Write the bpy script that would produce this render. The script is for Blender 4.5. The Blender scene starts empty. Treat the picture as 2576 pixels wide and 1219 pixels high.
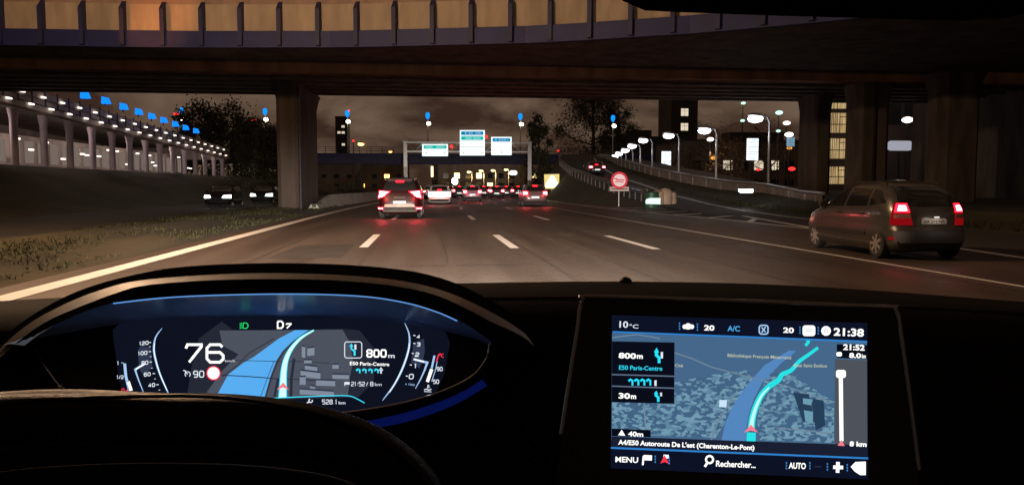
import bpy, bmesh, math, random
from mathutils import Vector, Matrix
R = math.radians
random.seed(11)
V = Vector
S = bpy.context.scene
COL = S.collection

# ------------------------------------------------------------------ camera
F, CU, CV = 1910.0, 1288.0, 609.0          # focal length and centre, measured on the photograph (2576 wide)
YAW, PITCH, EYE = R(6.3466), R(4.1624), V((0, 0, 1.3))
cam = bpy.data.cameras.new('camera')
cam.sensor_width = 36
cam.lens = 36 * F / 2576
cam.clip_start, cam.clip_end = 0.03, 3000
co = bpy.data.objects.new('camera', cam)
COL.objects.link(co)
co.location = EYE
co.rotation_euler = (R(90) - PITCH, 0, -YAW)
S.camera = co
_sa, _ca, _sp, _cp = math.sin(YAW), math.cos(YAW), math.sin(PITCH), math.cos(PITCH)
RX, UP, FW = V((_ca, -_sa, 0)), V((_sa * _sp, _ca * _sp, _cp)), V((_sa * _cp, _ca * _cp, -_sp))
def ray(u, v): return RX * ((u - CU) / F) + UP * ((CV - v) / F) + FW
def P(u, v, Y): d = ray(u, v); return EYE + d * (Y / d.y)      # the point at forward distance Y seen there
def G(u, v, z=0.0): d = ray(u, v); return EYE + d * ((z - EYE.z) / d.z)

# ------------------------------------------------------------------ night sky
W = bpy.data.worlds.new('World'); S.world = W; W.use_nodes = True
nt = W.node_tree; N = nt.nodes; L = nt.links
for n in list(N): N.remove(n)
out = N.new('ShaderNodeOutputWorld')
sky = N.new('ShaderNodeTexSky'); sky.sky_type = 'NISHITA'; sky.sun_disc = False
sky.sun_elevation = R(-8); sky.sun_rotation = R(200)
b1 = N.new('ShaderNodeBackground'); b1.inputs[1].default_value = 0.006; L.new(sky.outputs[0], b1.inputs[0])
tc = N.new('ShaderNodeTexCoord'); mp = N.new('ShaderNodeMapping'); mp.inputs['Scale'].default_value = (3.0, 3.0, 7.0)
mp.inputs['Location'].default_value = (0.75, 0.1, 0.32)
L.new(tc.outputs['Generated'], mp.inputs[0])
nz = N.new('ShaderNodeTexNoise'); nz.inputs['Scale'].default_value = 1.5; nz.inputs['Detail'].default_value = 7
nz.inputs['Roughness'].default_value = 0.55; nz.inputs['Distortion'].default_value = 0.4
L.new(mp.outputs[0], nz.inputs['Vector'])
cr = N.new('ShaderNodeValToRGB'); e = cr.color_ramp.elements
e[0].position, e[0].color = 0.44, (0.040, 0.021, 0.0135, 1)
e[1].position, e[1].color = 0.60, (0.150, 0.098, 0.066, 1)
L.new(nz.outputs['Fac'], cr.inputs[0])
b2 = N.new('ShaderNodeBackground'); b2.inputs[1].default_value = 1.0; L.new(cr.outputs[0], b2.inputs[0])
ad = N.new('ShaderNodeAddShader'); L.new(b1.outputs[0], ad.inputs[0]); L.new(b2.outputs[0], ad.inputs[1])
L.new(ad.outputs[0], out.inputs[0])
S.view_settings.view_transform = 'Standard'
S.view_settings.look = 'None'
S.view_settings.exposure = 0
S.view_settings.gamma = 1
S.cycles.use_denoising = True
S.cycles.sample_clamp_indirect = 3.0
S.cycles.sample_clamp_direct = 40.0
S.cycles.max_bounces = 6

# ------------------------------------------------------------------ materials
def M(name, col, rough=0.6, metal=0.0, var=0.25, scale=6.0, bump=0.0, spec=0.5, rvar=0.0, coat=0.0, detail=6, stretch=None):
    m = bpy.data.materials.new(name); m.use_nodes = True
    t = m.node_tree; b = t.nodes['Principled BSDF']
    b.inputs['Roughness'].default_value = rough; b.inputs['Metallic'].default_value = metal
    b.inputs['Specular IOR Level'].default_value = spec; b.inputs['Coat Weight'].default_value = coat
    b.inputs['Coat Roughness'].default_value = 0.08
    tc = t.nodes.new('ShaderNodeTexCoord'); n = t.nodes.new('ShaderNodeTexNoise')
    n.inputs['Scale'].default_value = scale; n.inputs['Detail'].default_value = detail
    if stretch:
        mp = t.nodes.new('ShaderNodeMapping'); mp.inputs['Scale'].default_value = stretch
        t.links.new(tc.outputs['Object'], mp.inputs[0]); t.links.new(mp.outputs[0], n.inputs['Vector'])
    else:
        t.links.new(tc.outputs['Object'], n.inputs['Vector'])
    r = t.nodes.new('ShaderNodeValToRGB'); e = r.color_ramp.elements
    e[0].position, e[1].position = 0.3, 0.72
    e[0].color = (*[c * (1 - var) for c in col], 1); e[1].color = (*[min(1, c * (1 + var)) for c in col], 1)
    t.links.new(n.outputs['Fac'], r.inputs[0]); t.links.new(r.outputs[0], b.inputs['Base Color'])
    if rvar:
        mr = t.nodes.new('ShaderNodeMapRange')
        mr.inputs['From Min'].default_value, mr.inputs['From Max'].default_value = 0.35, 0.68
        mr.inputs['To Min'].default_value, mr.inputs['To Max'].default_value = max(0.02, rough - rvar), min(1, rough + rvar)
        t.links.new(n.outputs['Fac'], mr.inputs[0]); t.links.new(mr.outputs[0], b.inputs['Roughness'])
    if bump:
        bp = t.nodes.new('ShaderNodeBump'); bp.inputs['Strength'].default_value = bump; bp.inputs['Distance'].default_value = 0.02
        n2 = t.nodes.new('ShaderNodeTexNoise'); n2.inputs['Scale'].default_value = scale * 9; n2.inputs['Detail'].default_value = 4
        t.links.new(tc.outputs['Object'], n2.inputs['Vector'])
        t.links.new(n2.outputs['Fac'], bp.inputs['Height']); t.links.new(bp.outputs[0], b.inputs['Normal'])
    return m

def E(name, col, k=1.0, lights=True):
    m = bpy.data.materials.new(name); m.use_nodes = True
    t = m.node_tree; t.nodes.remove(t.nodes['Principled BSDF'])
    em = t.nodes.new('ShaderNodeEmission'); em.inputs[0].default_value = (*col, 1); em.inputs[1].default_value = k
    t.links.new(em.outputs[0], t.nodes['Material Output'].inputs[0])
    if not lights: m.cycles.emission_sampling = 'NONE'
    return m

asphalt = M('asphalt', (0.072, 0.053, 0.041), 0.58, var=0.30, scale=1.1, bump=0.5, rvar=0.10, spec=0.45, stretch=(1.0, 0.07, 1), detail=9)
ramp_asphalt = M('ramp_asphalt', (0.034, 0.030, 0.027), 0.8, var=0.25, scale=0.6, bump=0.35)
paint = M('road_paint', (0.84, 0.84, 0.84), 0.55, var=0.10, scale=4)
old_paint = M('worn_paint', (0.40, 0.38, 0.35), 0.6, var=0.3, scale=3)
verge = M('verge_grass', (0.030, 0.025, 0.010), 0.95, var=0.85, scale=0.8, bump=1.0, stretch=(1.0, 0.12, 1), detail=8)
soil = M('soil_grass', (0.038, 0.036, 0.018), 0.95, var=0.5, scale=0.3, bump=1.0)
grassmat = M('grass_blade', (0.030, 0.032, 0.011), 0.8, var=0.5, scale=1.5)
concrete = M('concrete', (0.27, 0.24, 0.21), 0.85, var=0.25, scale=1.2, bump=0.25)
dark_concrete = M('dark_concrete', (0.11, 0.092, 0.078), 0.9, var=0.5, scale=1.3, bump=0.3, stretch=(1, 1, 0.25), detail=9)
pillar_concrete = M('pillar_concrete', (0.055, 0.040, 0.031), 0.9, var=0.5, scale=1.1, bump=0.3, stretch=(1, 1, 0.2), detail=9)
red_glow_concrete = M('red_glow_concrete', (0.26, 0.14, 0.085), 0.9, var=0.45, scale=0.9, bump=0.2, stretch=(1, 1, .3), detail=9)  # reddish light on the far deck mixed into the concrete colour
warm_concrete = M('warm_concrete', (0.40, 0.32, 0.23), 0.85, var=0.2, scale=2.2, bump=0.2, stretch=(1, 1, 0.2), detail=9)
blue_paint = M('blue_steel', (0.010, 0.016, 0.10), 0.6, var=0.2, scale=1.5)
blue_dark = M('blue_girder', (0.016, 0.018, 0.075), 0.6, var=0.25, scale=0.6)
dark_steel = M('dark_steel', (0.03, 0.03, 0.04), 0.5, 0.3)
galv = M('galvanised', (0.42, 0.42, 0.42), 0.45, 0.6, var=0.15, scale=5)
lilac_glow = M('lilac_column', (0.36, 0.31, 0.35), 0.6, var=0.12, scale=1.0)  # lilac lamp light on the columns mixed into their base colour
pale_wall = M('pale_cladding', (0.36, 0.31, 0.28), 0.6, var=0.3, scale=0.5, stretch=(1, 1, 0.3))
bark = M('bark', (0.05, 0.038, 0.028), 0.9, var=0.3, scale=8, bump=0.6)
leafm = M('leaf_dark', (0.045, 0.045, 0.022), 0.75, var=0.45, scale=0.6)
leafb = M('leaf_brown', (0.085, 0.062, 0.036), 0.8, var=0.4, scale=0.6)
black_plastic = M('black_plastic', (0.004, 0.004, 0.004), 0.8, spec=0.0, var=0.15, scale=60, bump=0.06)
soft_black = M('soft_touch_black', (0.006, 0.005, 0.0045), 0.8, spec=0.04, var=0.15, scale=90, bump=0.10)
gloss_black = M('gloss_black', (0.004, 0.004, 0.005), 0.3, spec=0.15, var=0.1, scale=20)
visor_glow = M('satin_visor', (0.20, 0.42, 0.90), 0.26, var=0.1, scale=40)  # blue glow of the screen put into the visor's base colour
hood_sheen = M('hood_sheen', (0.045, 0.037, 0.026), 0.42, spec=0.14, var=0.2, scale=160, bump=0.12)  # paler, glossier than the hood to paint its lit edge
leather = M('wheel_leather', (0.003, 0.0026, 0.0022), 0.30, spec=0.07, var=0.25, scale=140, bump=0.2)
chrome = M('chrome', (0.7, 0.7, 0.72), 0.15, 1.0, var=0.05)
rubber = M('rubber', (0.02, 0.02, 0.02), 0.8, var=0.2, scale=20)
rimmat = M('dusty_alloy', (0.30, 0.28, 0.25), 0.5, 0.3, var=0.2, scale=12)
glass_dark = M('tinted_glass', (0.012, 0.012, 0.012), 0.06, var=0.1, spec=0.6)
trim = M('black_trim', (0.02, 0.02, 0.02), 0.55, var=0.15)
window_dark = M('unlit_glass', (0.02, 0.022, 0.028), 0.12, var=0.4, scale=0.2)
facade = M('brown_facade', (0.16, 0.12, 0.095), 0.8, var=0.3, scale=0.15)
facade_dark = M('dark_facade', (0.045, 0.038, 0.034), 0.8, var=0.3, scale=0.15)
sand = M('sand_plastic', (0.42, 0.31, 0.22), 0.6, var=0.2, scale=3)

e_white = E('lamp_white', (1.0, 0.97, 0.92), 14)
e_cool = E('lamp_cool', (0.86, 0.88, 1.0), 6)
e_small = E('strip_lamp', (1.0, 0.86, 0.74), 2.4, False)
e_blue = E('blue_lens', (0.005, 0.22, 1.0), 1.4, False)
e_bluecap = E('blue_cap_glow', (0.005, 0.30, 1.0), 1.2, False)
e_sodium = E('sodium_glow', (1.0, 0.50, 0.12), 6)
e_yellow = E('warm_lamp', (1.0, 0.72, 0.28), 5)
e_redlamp = E('red_beacon', (1.0, 0.02, 0.02), 3.0, False)
e_tail = E('tail_red', (1.0, 0.006, 0.014), 10)
e_tailcore = E('tail_core', (1.0, 0.20, 0.24), 20)
e_taildim = E('tail_dim', (0.75, 0.010, 0.016), 0.30, False)
e_plate = E('plate_light', (1.0, 0.93, 0.88), 1.25, False)  # number plates glow by themselves, painting the plate lamp's light on them
e_head = E('headlight', (0.88, 1.0, 0.95), 9)
e_window = E('lit_window', (0.85, 0.58, 0.24), 0.62, False)
_t = e_window.node_tree; _n = _t.nodes.new('ShaderNodeTexNoise'); _n.inputs['Scale'].default_value = 2.2; _n.inputs['Detail'].default_value = 3
_m = _t.nodes.new('ShaderNodeMapping'); _m.inputs['Scale'].default_value = (6, 6, .35); _c = _t.nodes.new('ShaderNodeTexCoord'); _r = _t.nodes.new('ShaderNodeValToRGB')
_t.links.new(_c.outputs['Object'], _m.inputs[0]); _t.links.new(_m.outputs[0], _n.inputs['Vector']); _t.links.new(_n.outputs['Fac'], _r.inputs[0]); _t.links.new(_r.outputs[0], _t.nodes['Emission'].inputs[0])
_r.color_ramp.elements[0].position, _r.color_ramp.elements[0].color = .3, (.42, .25, .09, 1); _r.color_ramp.elements[1].position, _r.color_ramp.elements[1].color = .7, (1.0, .74, .36, 1)
e_window2 = E('lit_window_pale', (1.0, 0.85, 0.62), 0.8, False)
e_sign = E('sign_white', (0.90, 1.0, 1.0), 1.3, False)
e_signblue = E('sign_blue', (0.0, 0.22, 0.52), 0.95, False)
e_signgreen = E('sign_green', (0.0, 0.50, 0.40), 1.0, False)
e_signtext = E('sign_lettering', (0.50, 0.88, 0.98), 0.9, False)

# ------------------------------------------------------------------ mesh helpers
ORG = {}
def link(name, me, parent=None):
    o = bpy.data.objects.new(name, me); COL.objects.link(o)
    if parent is not None: o.parent = parent
    return o
def tag(o, label=None, cat=None, group=None, kind=None):
    if label: o['label'] = label
    if cat: o['category'] = cat
    if group: o['group'] = group
    if kind: o['kind'] = kind
    return o
def thing(name, label, cat, loc=(0, 0, 0), group=None, rot=0.0, local=False):
    o = link(name, None); o.location = loc; o.rotation_euler = (0, 0, rot)
    ORG[o.name] = V((0, 0, 0)) if local else V(loc)
    return tag(o, label, cat, group)

class MB:
    def __init__(s): s.v, s.f = [], []
    def add(s, vs, fs):
        k = len(s.v); s.v += [tuple(p) for p in vs]; s.f += [[i + k for i in f] for f in fs]; return s
    def quad(s, a, b, c, d): return s.add([a, b, c, d], [(0, 1, 2, 3)])
    def poly(s, pts): return s.add(pts, [tuple(range(len(pts)))])
    def box(s, c, d, rz=0.0):
        c = V(c); m = Matrix.Rotation(rz, 3, 'Z'); x, y, z = d[0] / 2, d[1] / 2, d[2] / 2
        vs = [c + m @ V((i * x, j * y, k * z)) for k in (-1, 1) for j in (-1, 1) for i in (-1, 1)]
        return s.add(vs, [(0, 2, 3, 1), (4, 5, 7, 6), (0, 1, 5, 4), (2, 6, 7, 3), (0, 4, 6, 2), (1, 3, 7, 5)])
    def slab(s, pts, d):                       # polygon extruded by vector d
        n = len(pts); d = V(d); pts = [V(p) for p in pts]
        return s.add(pts + [p + d for p in pts], [tuple(range(n))[::-1], tuple(range(n, 2 * n))] + [(i, (i + 1) % n, n + (i + 1) % n, n + i) for i in range(n)])
    def grid(s, rows, closed=False):
        n = len(rows[0]); vs = [p for r in rows for p in r]; fs = []
        for i in range(len(rows) - 1):
            for j in range(n if closed else n - 1):
                k = (j + 1) % n
                fs.append((i * n + j, i * n + k, (i + 1) * n + k, (i + 1) * n + j))
        return s.add(vs, fs)
    def tube(s, pts, r, n=8, cap=True):
        pts = [V(p) for p in pts]; rows = []
        rs = r if isinstance(r, (list, tuple)) else [r] * len(pts)
        for i, p in enumerate(pts):
            t = (pts[min(i + 1, len(pts) - 1)] - pts[max(i - 1, 0)]).normalized()
            a = t.cross(V((0, 0, 1)) if abs(t.z) < 0.9 else V((1, 0, 0))).normalized(); b = t.cross(a)
            rows.append([p + (a * math.cos(2 * math.pi * k / n) + b * math.sin(2 * math.pi * k / n)) * rs[i] for k in range(n)])
        k0 = len(s.v); s.grid(rows, True)
        if cap: s.f.append([k0 + i for i in range(n)]); s.f.append([k0 + (len(rows) - 1) * n + i for i in range(n)][::-1])
        return s
    def lathe(s, c, axis, prof, n=24):         # prof: (radius, offset along axis)
        c, ax = V(c), V(axis).normalized()
        a = ax.cross(V((0, 0, 1)) if abs(ax.z) < 0.9 else V((1, 0, 0))).normalized(); b = ax.cross(a)
        rows = [[c + ax * h + (a * math.cos(2 * math.pi * k / n) + b * math.sin(2 * math.pi * k / n)) * r for k in range(n)] for r, h in prof]
        k0 = len(s.v); s.grid(rows, True)
        s.f.append([k0 + i for i in range(n)]); s.f.append([k0 + (len(rows) - 1) * n + i for i in range(n)][::-1])
        return s
    def ball(s, c, r, n=10, sz=1.0):
        c = V(c); return s.lathe(c, (0, 0, 1), [(max(0.001, r * math.sin(math.pi * i / n)), -r * sz * math.cos(math.pi * i / n)) for i in range(n + 1)], n + 4)
    def build(s, name, mat, parent=None, smooth=None, off=None):
        o = ORG.get(parent.name, V((0, 0, 0))) if parent is not None else (V(off) if off is not None else V((0, 0, 0)))
        me = bpy.data.meshes.new(name)
        me.from_pydata([tuple(V(p) - o) for p in s.v], [], s.f)
        bm = bmesh.new(); bm.from_mesh(me); bmesh.ops.recalc_face_normals(bm, faces=bm.faces); bm.to_mesh(me); bm.free()
        me.materials.append(mat)
        if smooth is not None:
            me.polygons.foreach_set('use_smooth', [True] * len(me.polygons)); me.set_sharp_from_angle(angle=R(smooth))
        ob = link(name, me, parent)
        if parent is None and off is not None: ob.location = off
        ORG[ob.name] = o
        return ob

def dup(root, loc, rot=None, label=None, group=None):
    r = root.copy(); COL.objects.link(r); r.location = loc
    if rot is not None: r.rotation_euler = (0, 0, rot)
    if label: r['label'] = label
    if group: r['group'] = group
    for ch in [o for o in S.objects if o.parent == root]:
        c = ch.copy(); COL.objects.link(c); c.parent = r
        for g in [o for o in S.objects if o.parent == ch]:
            d = g.copy(); COL.objects.link(d); d.parent = c
    return r

_tc = {}
def text_geo(txt, bold=0.0):
    k = (txt, bold)
    if k not in _tc:
        cu = bpy.data.curves.new('t', 'FONT'); cu.body = txt; cu.size = 1.0; cu.offset = bold; cu.resolution_u = 3
        o = bpy.data.objects.new('t', cu); COL.objects.link(o)
        bpy.context.view_layer.update()
        me = o.evaluated_get(bpy.context.evaluated_depsgraph_get()).to_mesh()
        vs = [(p.co.x, p.co.y) for p in me.vertices]; fs = [tuple(q.vertices) for q in me.polygons]
        bpy.data.objects.remove(o); bpy.data.curves.remove(cu)
        _tc[k] = (vs, fs)
    return _tc[k]
def put_text(mb, at, txt, u, v, h, ang=0.0, width=None, bold=0.0, italic=0.0):
    """text in picture units on a surface: at(u, v) gives the 3-D point; (u, v) is the left end of the baseline, h the cap height"""
    vs, fs = text_geo(txt, bold)
    if not vs: return
    x0, x1 = min(p[0] for p in vs), max(p[0] for p in vs)
    sy = h / 0.72; sx = sy if width is None else width / (x1 - x0)
    c, s_ = math.cos(R(ang)), math.sin(R(ang)); pts = []
    for x, y in vs:
        a, b = (x - x0) * sx + italic * y * sy, y * sy
        pts.append(at(u + a * c + b * s_, v + a * s_ - b * c))
    mb.add(pts, fs)
def stroke(mb, at, pts, w, closed=False):
    """a line of width w (number or list) in picture units"""
    n = len(pts); ws = w if isinstance(w, (list, tuple)) else [w] * n
    Lp, Rp = [], []
    for i in range(n):
        a = pts[(i - 1) % n] if closed else pts[max(i - 1, 0)]; b = pts[(i + 1) % n] if closed else pts[min(i + 1, n - 1)]
        p0, p1 = V((pts[i][0] - a[0], pts[i][1] - a[1])), V((b[0] - pts[i][0], b[1] - pts[i][1]))
        d0 = p0.normalized() if p0.length > 1e-6 else p1.normalized(); d1 = p1.normalized() if p1.length > 1e-6 else d0
        t = (d0 + d1).normalized() if (d0 + d1).length > 1e-6 else d0
        k = min(1.8, 1 / max(0.5, t.dot(d1)))
        nx, ny = -t.y * ws[i] / 2 * k, t.x * ws[i] / 2 * k
        Lp.append(at(pts[i][0] + nx, pts[i][1] + ny)); Rp.append(at(pts[i][0] - nx, pts[i][1] - ny))
    if closed: Lp.append(Lp[0]); Rp.append(Rp[0])
    mb.grid([Lp, Rp])
def smooth_path(pts, n=6):
    out = []; m = len(pts)
    for i in range(m - 1):
        p0, p1, p2, p3 = pts[max(i - 1, 0)], pts[i], pts[i + 1], pts[min(i + 2, m - 1)]
        for k in range(n):
            t = k / n
            out.append(tuple(0.5 * (2 * b + (c - a) * t + (2 * a - 5 * b + 4 * c - d) * t * t + (3 * b - a - 3 * c + d) * t ** 3) for a, b, c, d in zip(p0, p1, p2, p3)))
    out.append(tuple(pts[-1])); return out
def interp(tab, x):
    if x <= tab[0][0]: return tab[0][1:]
    for a, b in zip(tab, tab[1:]):
        if x <= b[0]:
            t = (x - a[0]) / (b[0] - a[0]); return tuple(p + (q - p) * t for p, q in zip(a[1:], b[1:]))
    return tab[-1][1:]

def lamp(kind, name, loc, power, col, parent=None, radius=0.15, rot=None, size=None, blend=0.6, scale=None):
    l = bpy.data.lights.new(name, kind); l.energy = power; l.color = col; l.shadow_soft_size = radius
    if size: l.spot_size = R(size); l.spot_blend = blend
    o = bpy.data.objects.new(name, l); COL.objects.link(o)
    if parent is not None:
        o.parent = parent; o.location = V(loc) - ORG.get(parent.name, V((0, 0, 0)))
    else: o.location = loc
    if rot: o.rotation_euler = rot
    if scale: o.scale = scale
    return o
def aim(frm, to): return (V(to) - V(frm)).to_track_quat('-Z', 'Y').to_euler()

# ------------------------------------------------------------------ ground and roads
def bend(Y): return 0.0006 * max(0.0, min(Y, 260) - 28) ** 2
mb = MB()
mb.quad((-1500, -60, -0.03), (1500, -60, -0.03), (1500, 2500, -0.03), (-1500, 2500, -0.03))
tag(mb.build('ground', soil), kind='structure')
ys = [-12, -4, 4, 12, 20, 28, 36, 44, 52, 60, 70, 80, 90, 100, 115, 130, 150, 175, 200, 230, 260]
mb = MB(); mb.grid([[(-5.5 + bend(y), y, 0), (2 + bend(y), y, 0), (8 + bend(y), y, 0), (12.4 + bend(y) * 0.55, y, 0)] for y in ys])
tag(mb.build('road', asphalt), kind='structure')
mb = MB(); mb.grid([[(x, y, 0.0) for x in (-17.5, -14, -10.8)] for y in ys])
tag(mb.build('far_carriageway', ramp_asphalt), kind='structure')
# the grass median between the carriageways, slightly humped
mb = MB(); mb.grid([[(-10.8, y, 0.0), (-9.6, y, 0.10 + 0.05 * math.sin(y * 0.4)), (-8.2, y, 0.16 + 0.05 * math.sin(y * 0.3 + 1)), (-6.6, y, 0.06), (-5.5 + bend(y), y, -0.012)] for y in [-12 + 2 * k for k in range(90)]])
tag(mb.build('median_ground', verge, smooth=60), kind='structure')
# bank on the far side of the opposite carriageway
mb = MB(); mb.grid([[(-17.5, y, -0.01), (-20, y, 0.5), (-24, y, 2.0 + 0.15 * math.sin(y * .3)), (-27, y, 2.75), (-70, y, 2.8)] for y in range(-10, 200, 6)])
tag(mb.build('embankment_left', soil, smooth=60), kind='structure')
# exit ramp that peels off to the right and climbs
RAMP = [(8, 12.0, 15.3, 0.0), (20, 12.0, 15.3, 0.0), (30, 12.9, 15.6, 0.0), (40, 14.4, 17.0, 0.03), (48, 15.2, 18.4, 0.14), (57, 15.1, 18.9, 0.65), (66, 14.9, 19.0, 1.5), (76, 14.9, 19.2, 2.4), (92, 16.5, 21.0, 3.9), (110, 19.5, 24.5, 5.5), (130, 24, 29.5, 6.9), (140, 27, 33, 7.2)]
mb = MB(); rows = []
for k in range(67):
    y = 8 + 2 * k; a, b, z = interp(RAMP, y); rows.append([(a - 0.5, y, z + 0.005), ((a + b) / 2, y, z + 0.005), (b + 0.9, y, z + 0.005)])
mb.grid(rows)
tag(mb.build('exit_ramp', ramp_asphalt, smooth=40), kind='structure')
mb = MB()                                        # earth under the climbing ramp and the gore
mb.grid([[(interp(RAMP, y)[0] - 1.6 - interp(RAMP, y)[2] * 0.5, y, -0.02), (interp(RAMP, y)[0] - 0.5, y, interp(RAMP, y)[2] - 0.02)] for y in range(44, 140, 4)])
tag(mb.build('ramp_slope', soil, smooth=40), kind='structure')
# upper ramp further right, with its wall, and the mound in front of it
WALL = [(34, 18.6, 1.00, 0.60), (40, 20.6, 1.05, 0.62), (47, 21.5, 1.50, 0.92), (53.6, 21.5, 1.76, 1.08), (61, 21.5, 2.30, 1.55), (71, 21.5, 3.10, 2.40), (80, 22.3, 3.85, 3.05), (92, 23.5, 4.80, 3.85), (106, 25.2, 5.8, 4.9), (120, 27.0, 6.5, 5.7), (140, 34, 7.3, 6.6)]
mb = MB(); rows = []
for k in range(54):
    y = 34 + 2 * k; x, zt, zb = interp(WALL, y); rows.append([(x + 0.25, y, zb + 0.05), (x + 3, y, zb + 0.05), (x + 7, y, zb + 0.05)])
mb.grid(rows); tag(mb.build('upper_ramp_road', ramp_asphalt, smooth=40), kind='structure')
mb = MB(); rows = []
for k in range(60):
    y = 6 + 2 * k; b, z = interp(RAMP, y)[1:]; x, zt, zb = interp(WALL, y)
    if y < 34: x, zb = 18.6, 0.45
    rows.append([(b + 0.8, y, z - 0.01), (b + 1.4 + 0.1 * math.sin(y), y, z + 0.12 + 0.06 * math.sin(y * 1.3)), (max(b + 2.0, x - 0.6), y, max(zb - 0.25, z + 0.1)), (max(b + 2.2, x + 0.02), y, zb + 0.03)])
mb.grid(rows); tag(mb.build('ramp_mound', soil, smooth=60), kind='structure')
mb = MB(); mb.grid([[(18.6 + max(0, y - 30) * .3, y, 0.45), (40, y, 0.7), (90, y, 0.8)] for y in range(-10, 60, 6)])
tag(mb.build('verge_right', soil), kind='structure')

# painted lines
mb = MB()
def band(xs, w, z=0.008): mb.grid([[(x - w / 2, y, z), (x + w / 2, y, z)] for y, x in xs])
def cv(x, y0, y1, st=3.0):
    n = max(1, int((y1 - y0) / st)); return [(y0 + (y1 - y0) * i / n, x + bend(y0 + (y1 - y0) * i / n)) for i in range(n + 1)]
band(cv(-4.92, 2, 150), 0.34)
for x, y0 in ((-1.38, 16.6), (1.84, 16.0), (4.76, 15.4)):
    for k in range(12): band(cv(x, y0 + 14.3 * k - 14.3, y0 + 14.3 * k - 9.8, 1.5), 0.19)
band([(2, 7.75), (12, 7.72), (22, 7.72), (32, 7.72), (46, 7.8), (60, 8.2)], 0.11)
L1 = [(8, 10.9), (13, 10.9), (18, 11.7), (23, 11.9), (29, 11.8), (36, 11.1), (47, 10.9), (60, 11.0), (71, 11.6), (88, 12.2)]
band(L1, 0.22)
band([(20.5, 11.95), (22.5, 12.05), (32.3, 14.0), (42, 15.2), (50, 16.05)], 0.22, 0.013)
def rampz(y): return interp(RAMP, y)[2] + 0.013
pts = [(24, 15.25), (29.6, 15.4), (32.1, 15.65), (40, 17.1), (48, 18.5), (57, 18.95), (66, 19.05), (76, 19.2), (92, 21), (110, 24.4)]
mb.grid([[(x - .1, y, rampz(y)), (x + .1, y, rampz(y))] for y, x in pts])
for k in range(6):                                # hatching of the gore
    y = 27 + 3.6 * k; xa = interp(L1, y)[0] + .15; xb = interp([(22.5, 12.05), (32.3, 14.0), (42, 15.2), (50, 16.05)], y + 2.4)[0] - .15
    mb.quad((xa, y, 0.0135), (xa, y + .5, 0.0135), (xb, y + 2.9, 0.0135), (xb, y + 2.4, 0.0135))
tag(mb.build('lane_markings', paint), kind='structure')
sm = MB()                                        # tar joints and cracks in the asphalt
def seam(x, y0, y1, w, wob=.02):
    w *= .7
    n = int((y1 - y0) / .8); pts = [(x + random.uniform(-wob, wob) + bend(y0 + .8 * i), y0 + .8 * i) for i in range(n)]
    sm.grid([[(px - w / 2 * random.uniform(.5, 1.3), py, .0045), (px + w / 2 * random.uniform(.5, 1.3), py, .0045)] for px, py in pts])
for x, y0, y1, w in ((-3.1, 8, 30, .035), (-1.15, 4, 80, .05), (2.05, 4, 80, .05), (.35, 13, 26, .03), (3.2, 9, 40, .035), (4.98, 4, 80, .05), (6.3, 12, 34, .03), (7.4, 6, 70, .05)): seam(x, y0, y1, w)
for y, x0, x1 in ((12.6, -4.6, 1.6), (19.4, 2.0, 7.6), (25.5, -4.6, 7.6), (37, -1.2, 7.4)):
    n = 16; pts = [(x0 + (x1 - x0) * i / n, y + random.uniform(-.05, .05)) for i in range(n + 1)]; sm.grid([[(px, py - .025, .0047), (px, py + .03, .0047)] for px, py in pts])
for x, y, w, l in ((-2.9, 14.2, 1.3, 3.2), (3.4, 21.5, 1.1, 4.0), (.5, 30, 1.5, 3.5), (6.2, 16.5, .9, 2.6)): sm.add([(x, y, .0035), (x + w, y + .1, .0035), (x + w - .05, y + l, .0035), (x + .05, y + l - .1, .0035)], [(0, 1, 2, 3)])
tag(sm.build('road_seams', M('tar', (.046, .037, .031), .55, var=.3, scale=3)), kind='structure')
# rough grass on the median and the mound
gb = MB()
def tuft(x, y, z, h):
    for _ in range(4):
        a = random.random() * 6.28; w = random.uniform(.008, .02); dx, dy = math.cos(a), math.sin(a); l = random.uniform(.02, .14)
        px, py = x + random.uniform(-.06, .06), y + random.uniform(-.06, .06)
        gb.add([(px - dy * w, py + dx * w, z), (px + dy * w, py - dx * w, z), (px + dx * l, py + dy * l, z + h * random.uniform(.6, 1.2))], [(0, 1, 2)])
for _ in range(13000):
    y = random.uniform(6, 60); x = random.uniform(-10.4, -5.65)
    if math.sin(x * 2.1 + 1.3 * math.sin(y * .31)) + math.sin(y * .9 + x * .7) * .8 + random.uniform(-.9, .9) < .1: continue
    tuft(x, y, 0.02 + 0.12 * math.sin(max(0, min(1, (x + 10.8) / 5.3)) * 3.14), random.uniform(.03, .11))
for _ in range(2500):
    y = random.uniform(10, 62); b = interp(RAMP, y)[1]; tuft(b + 1.0 + random.random() * 2.0, y, rampz(y) + .05, random.uniform(.08, .3))
tag(gb.build('grass', grassmat), 'short rough grass on the median beside the solid white line', 'grass', kind='stuff')
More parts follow.
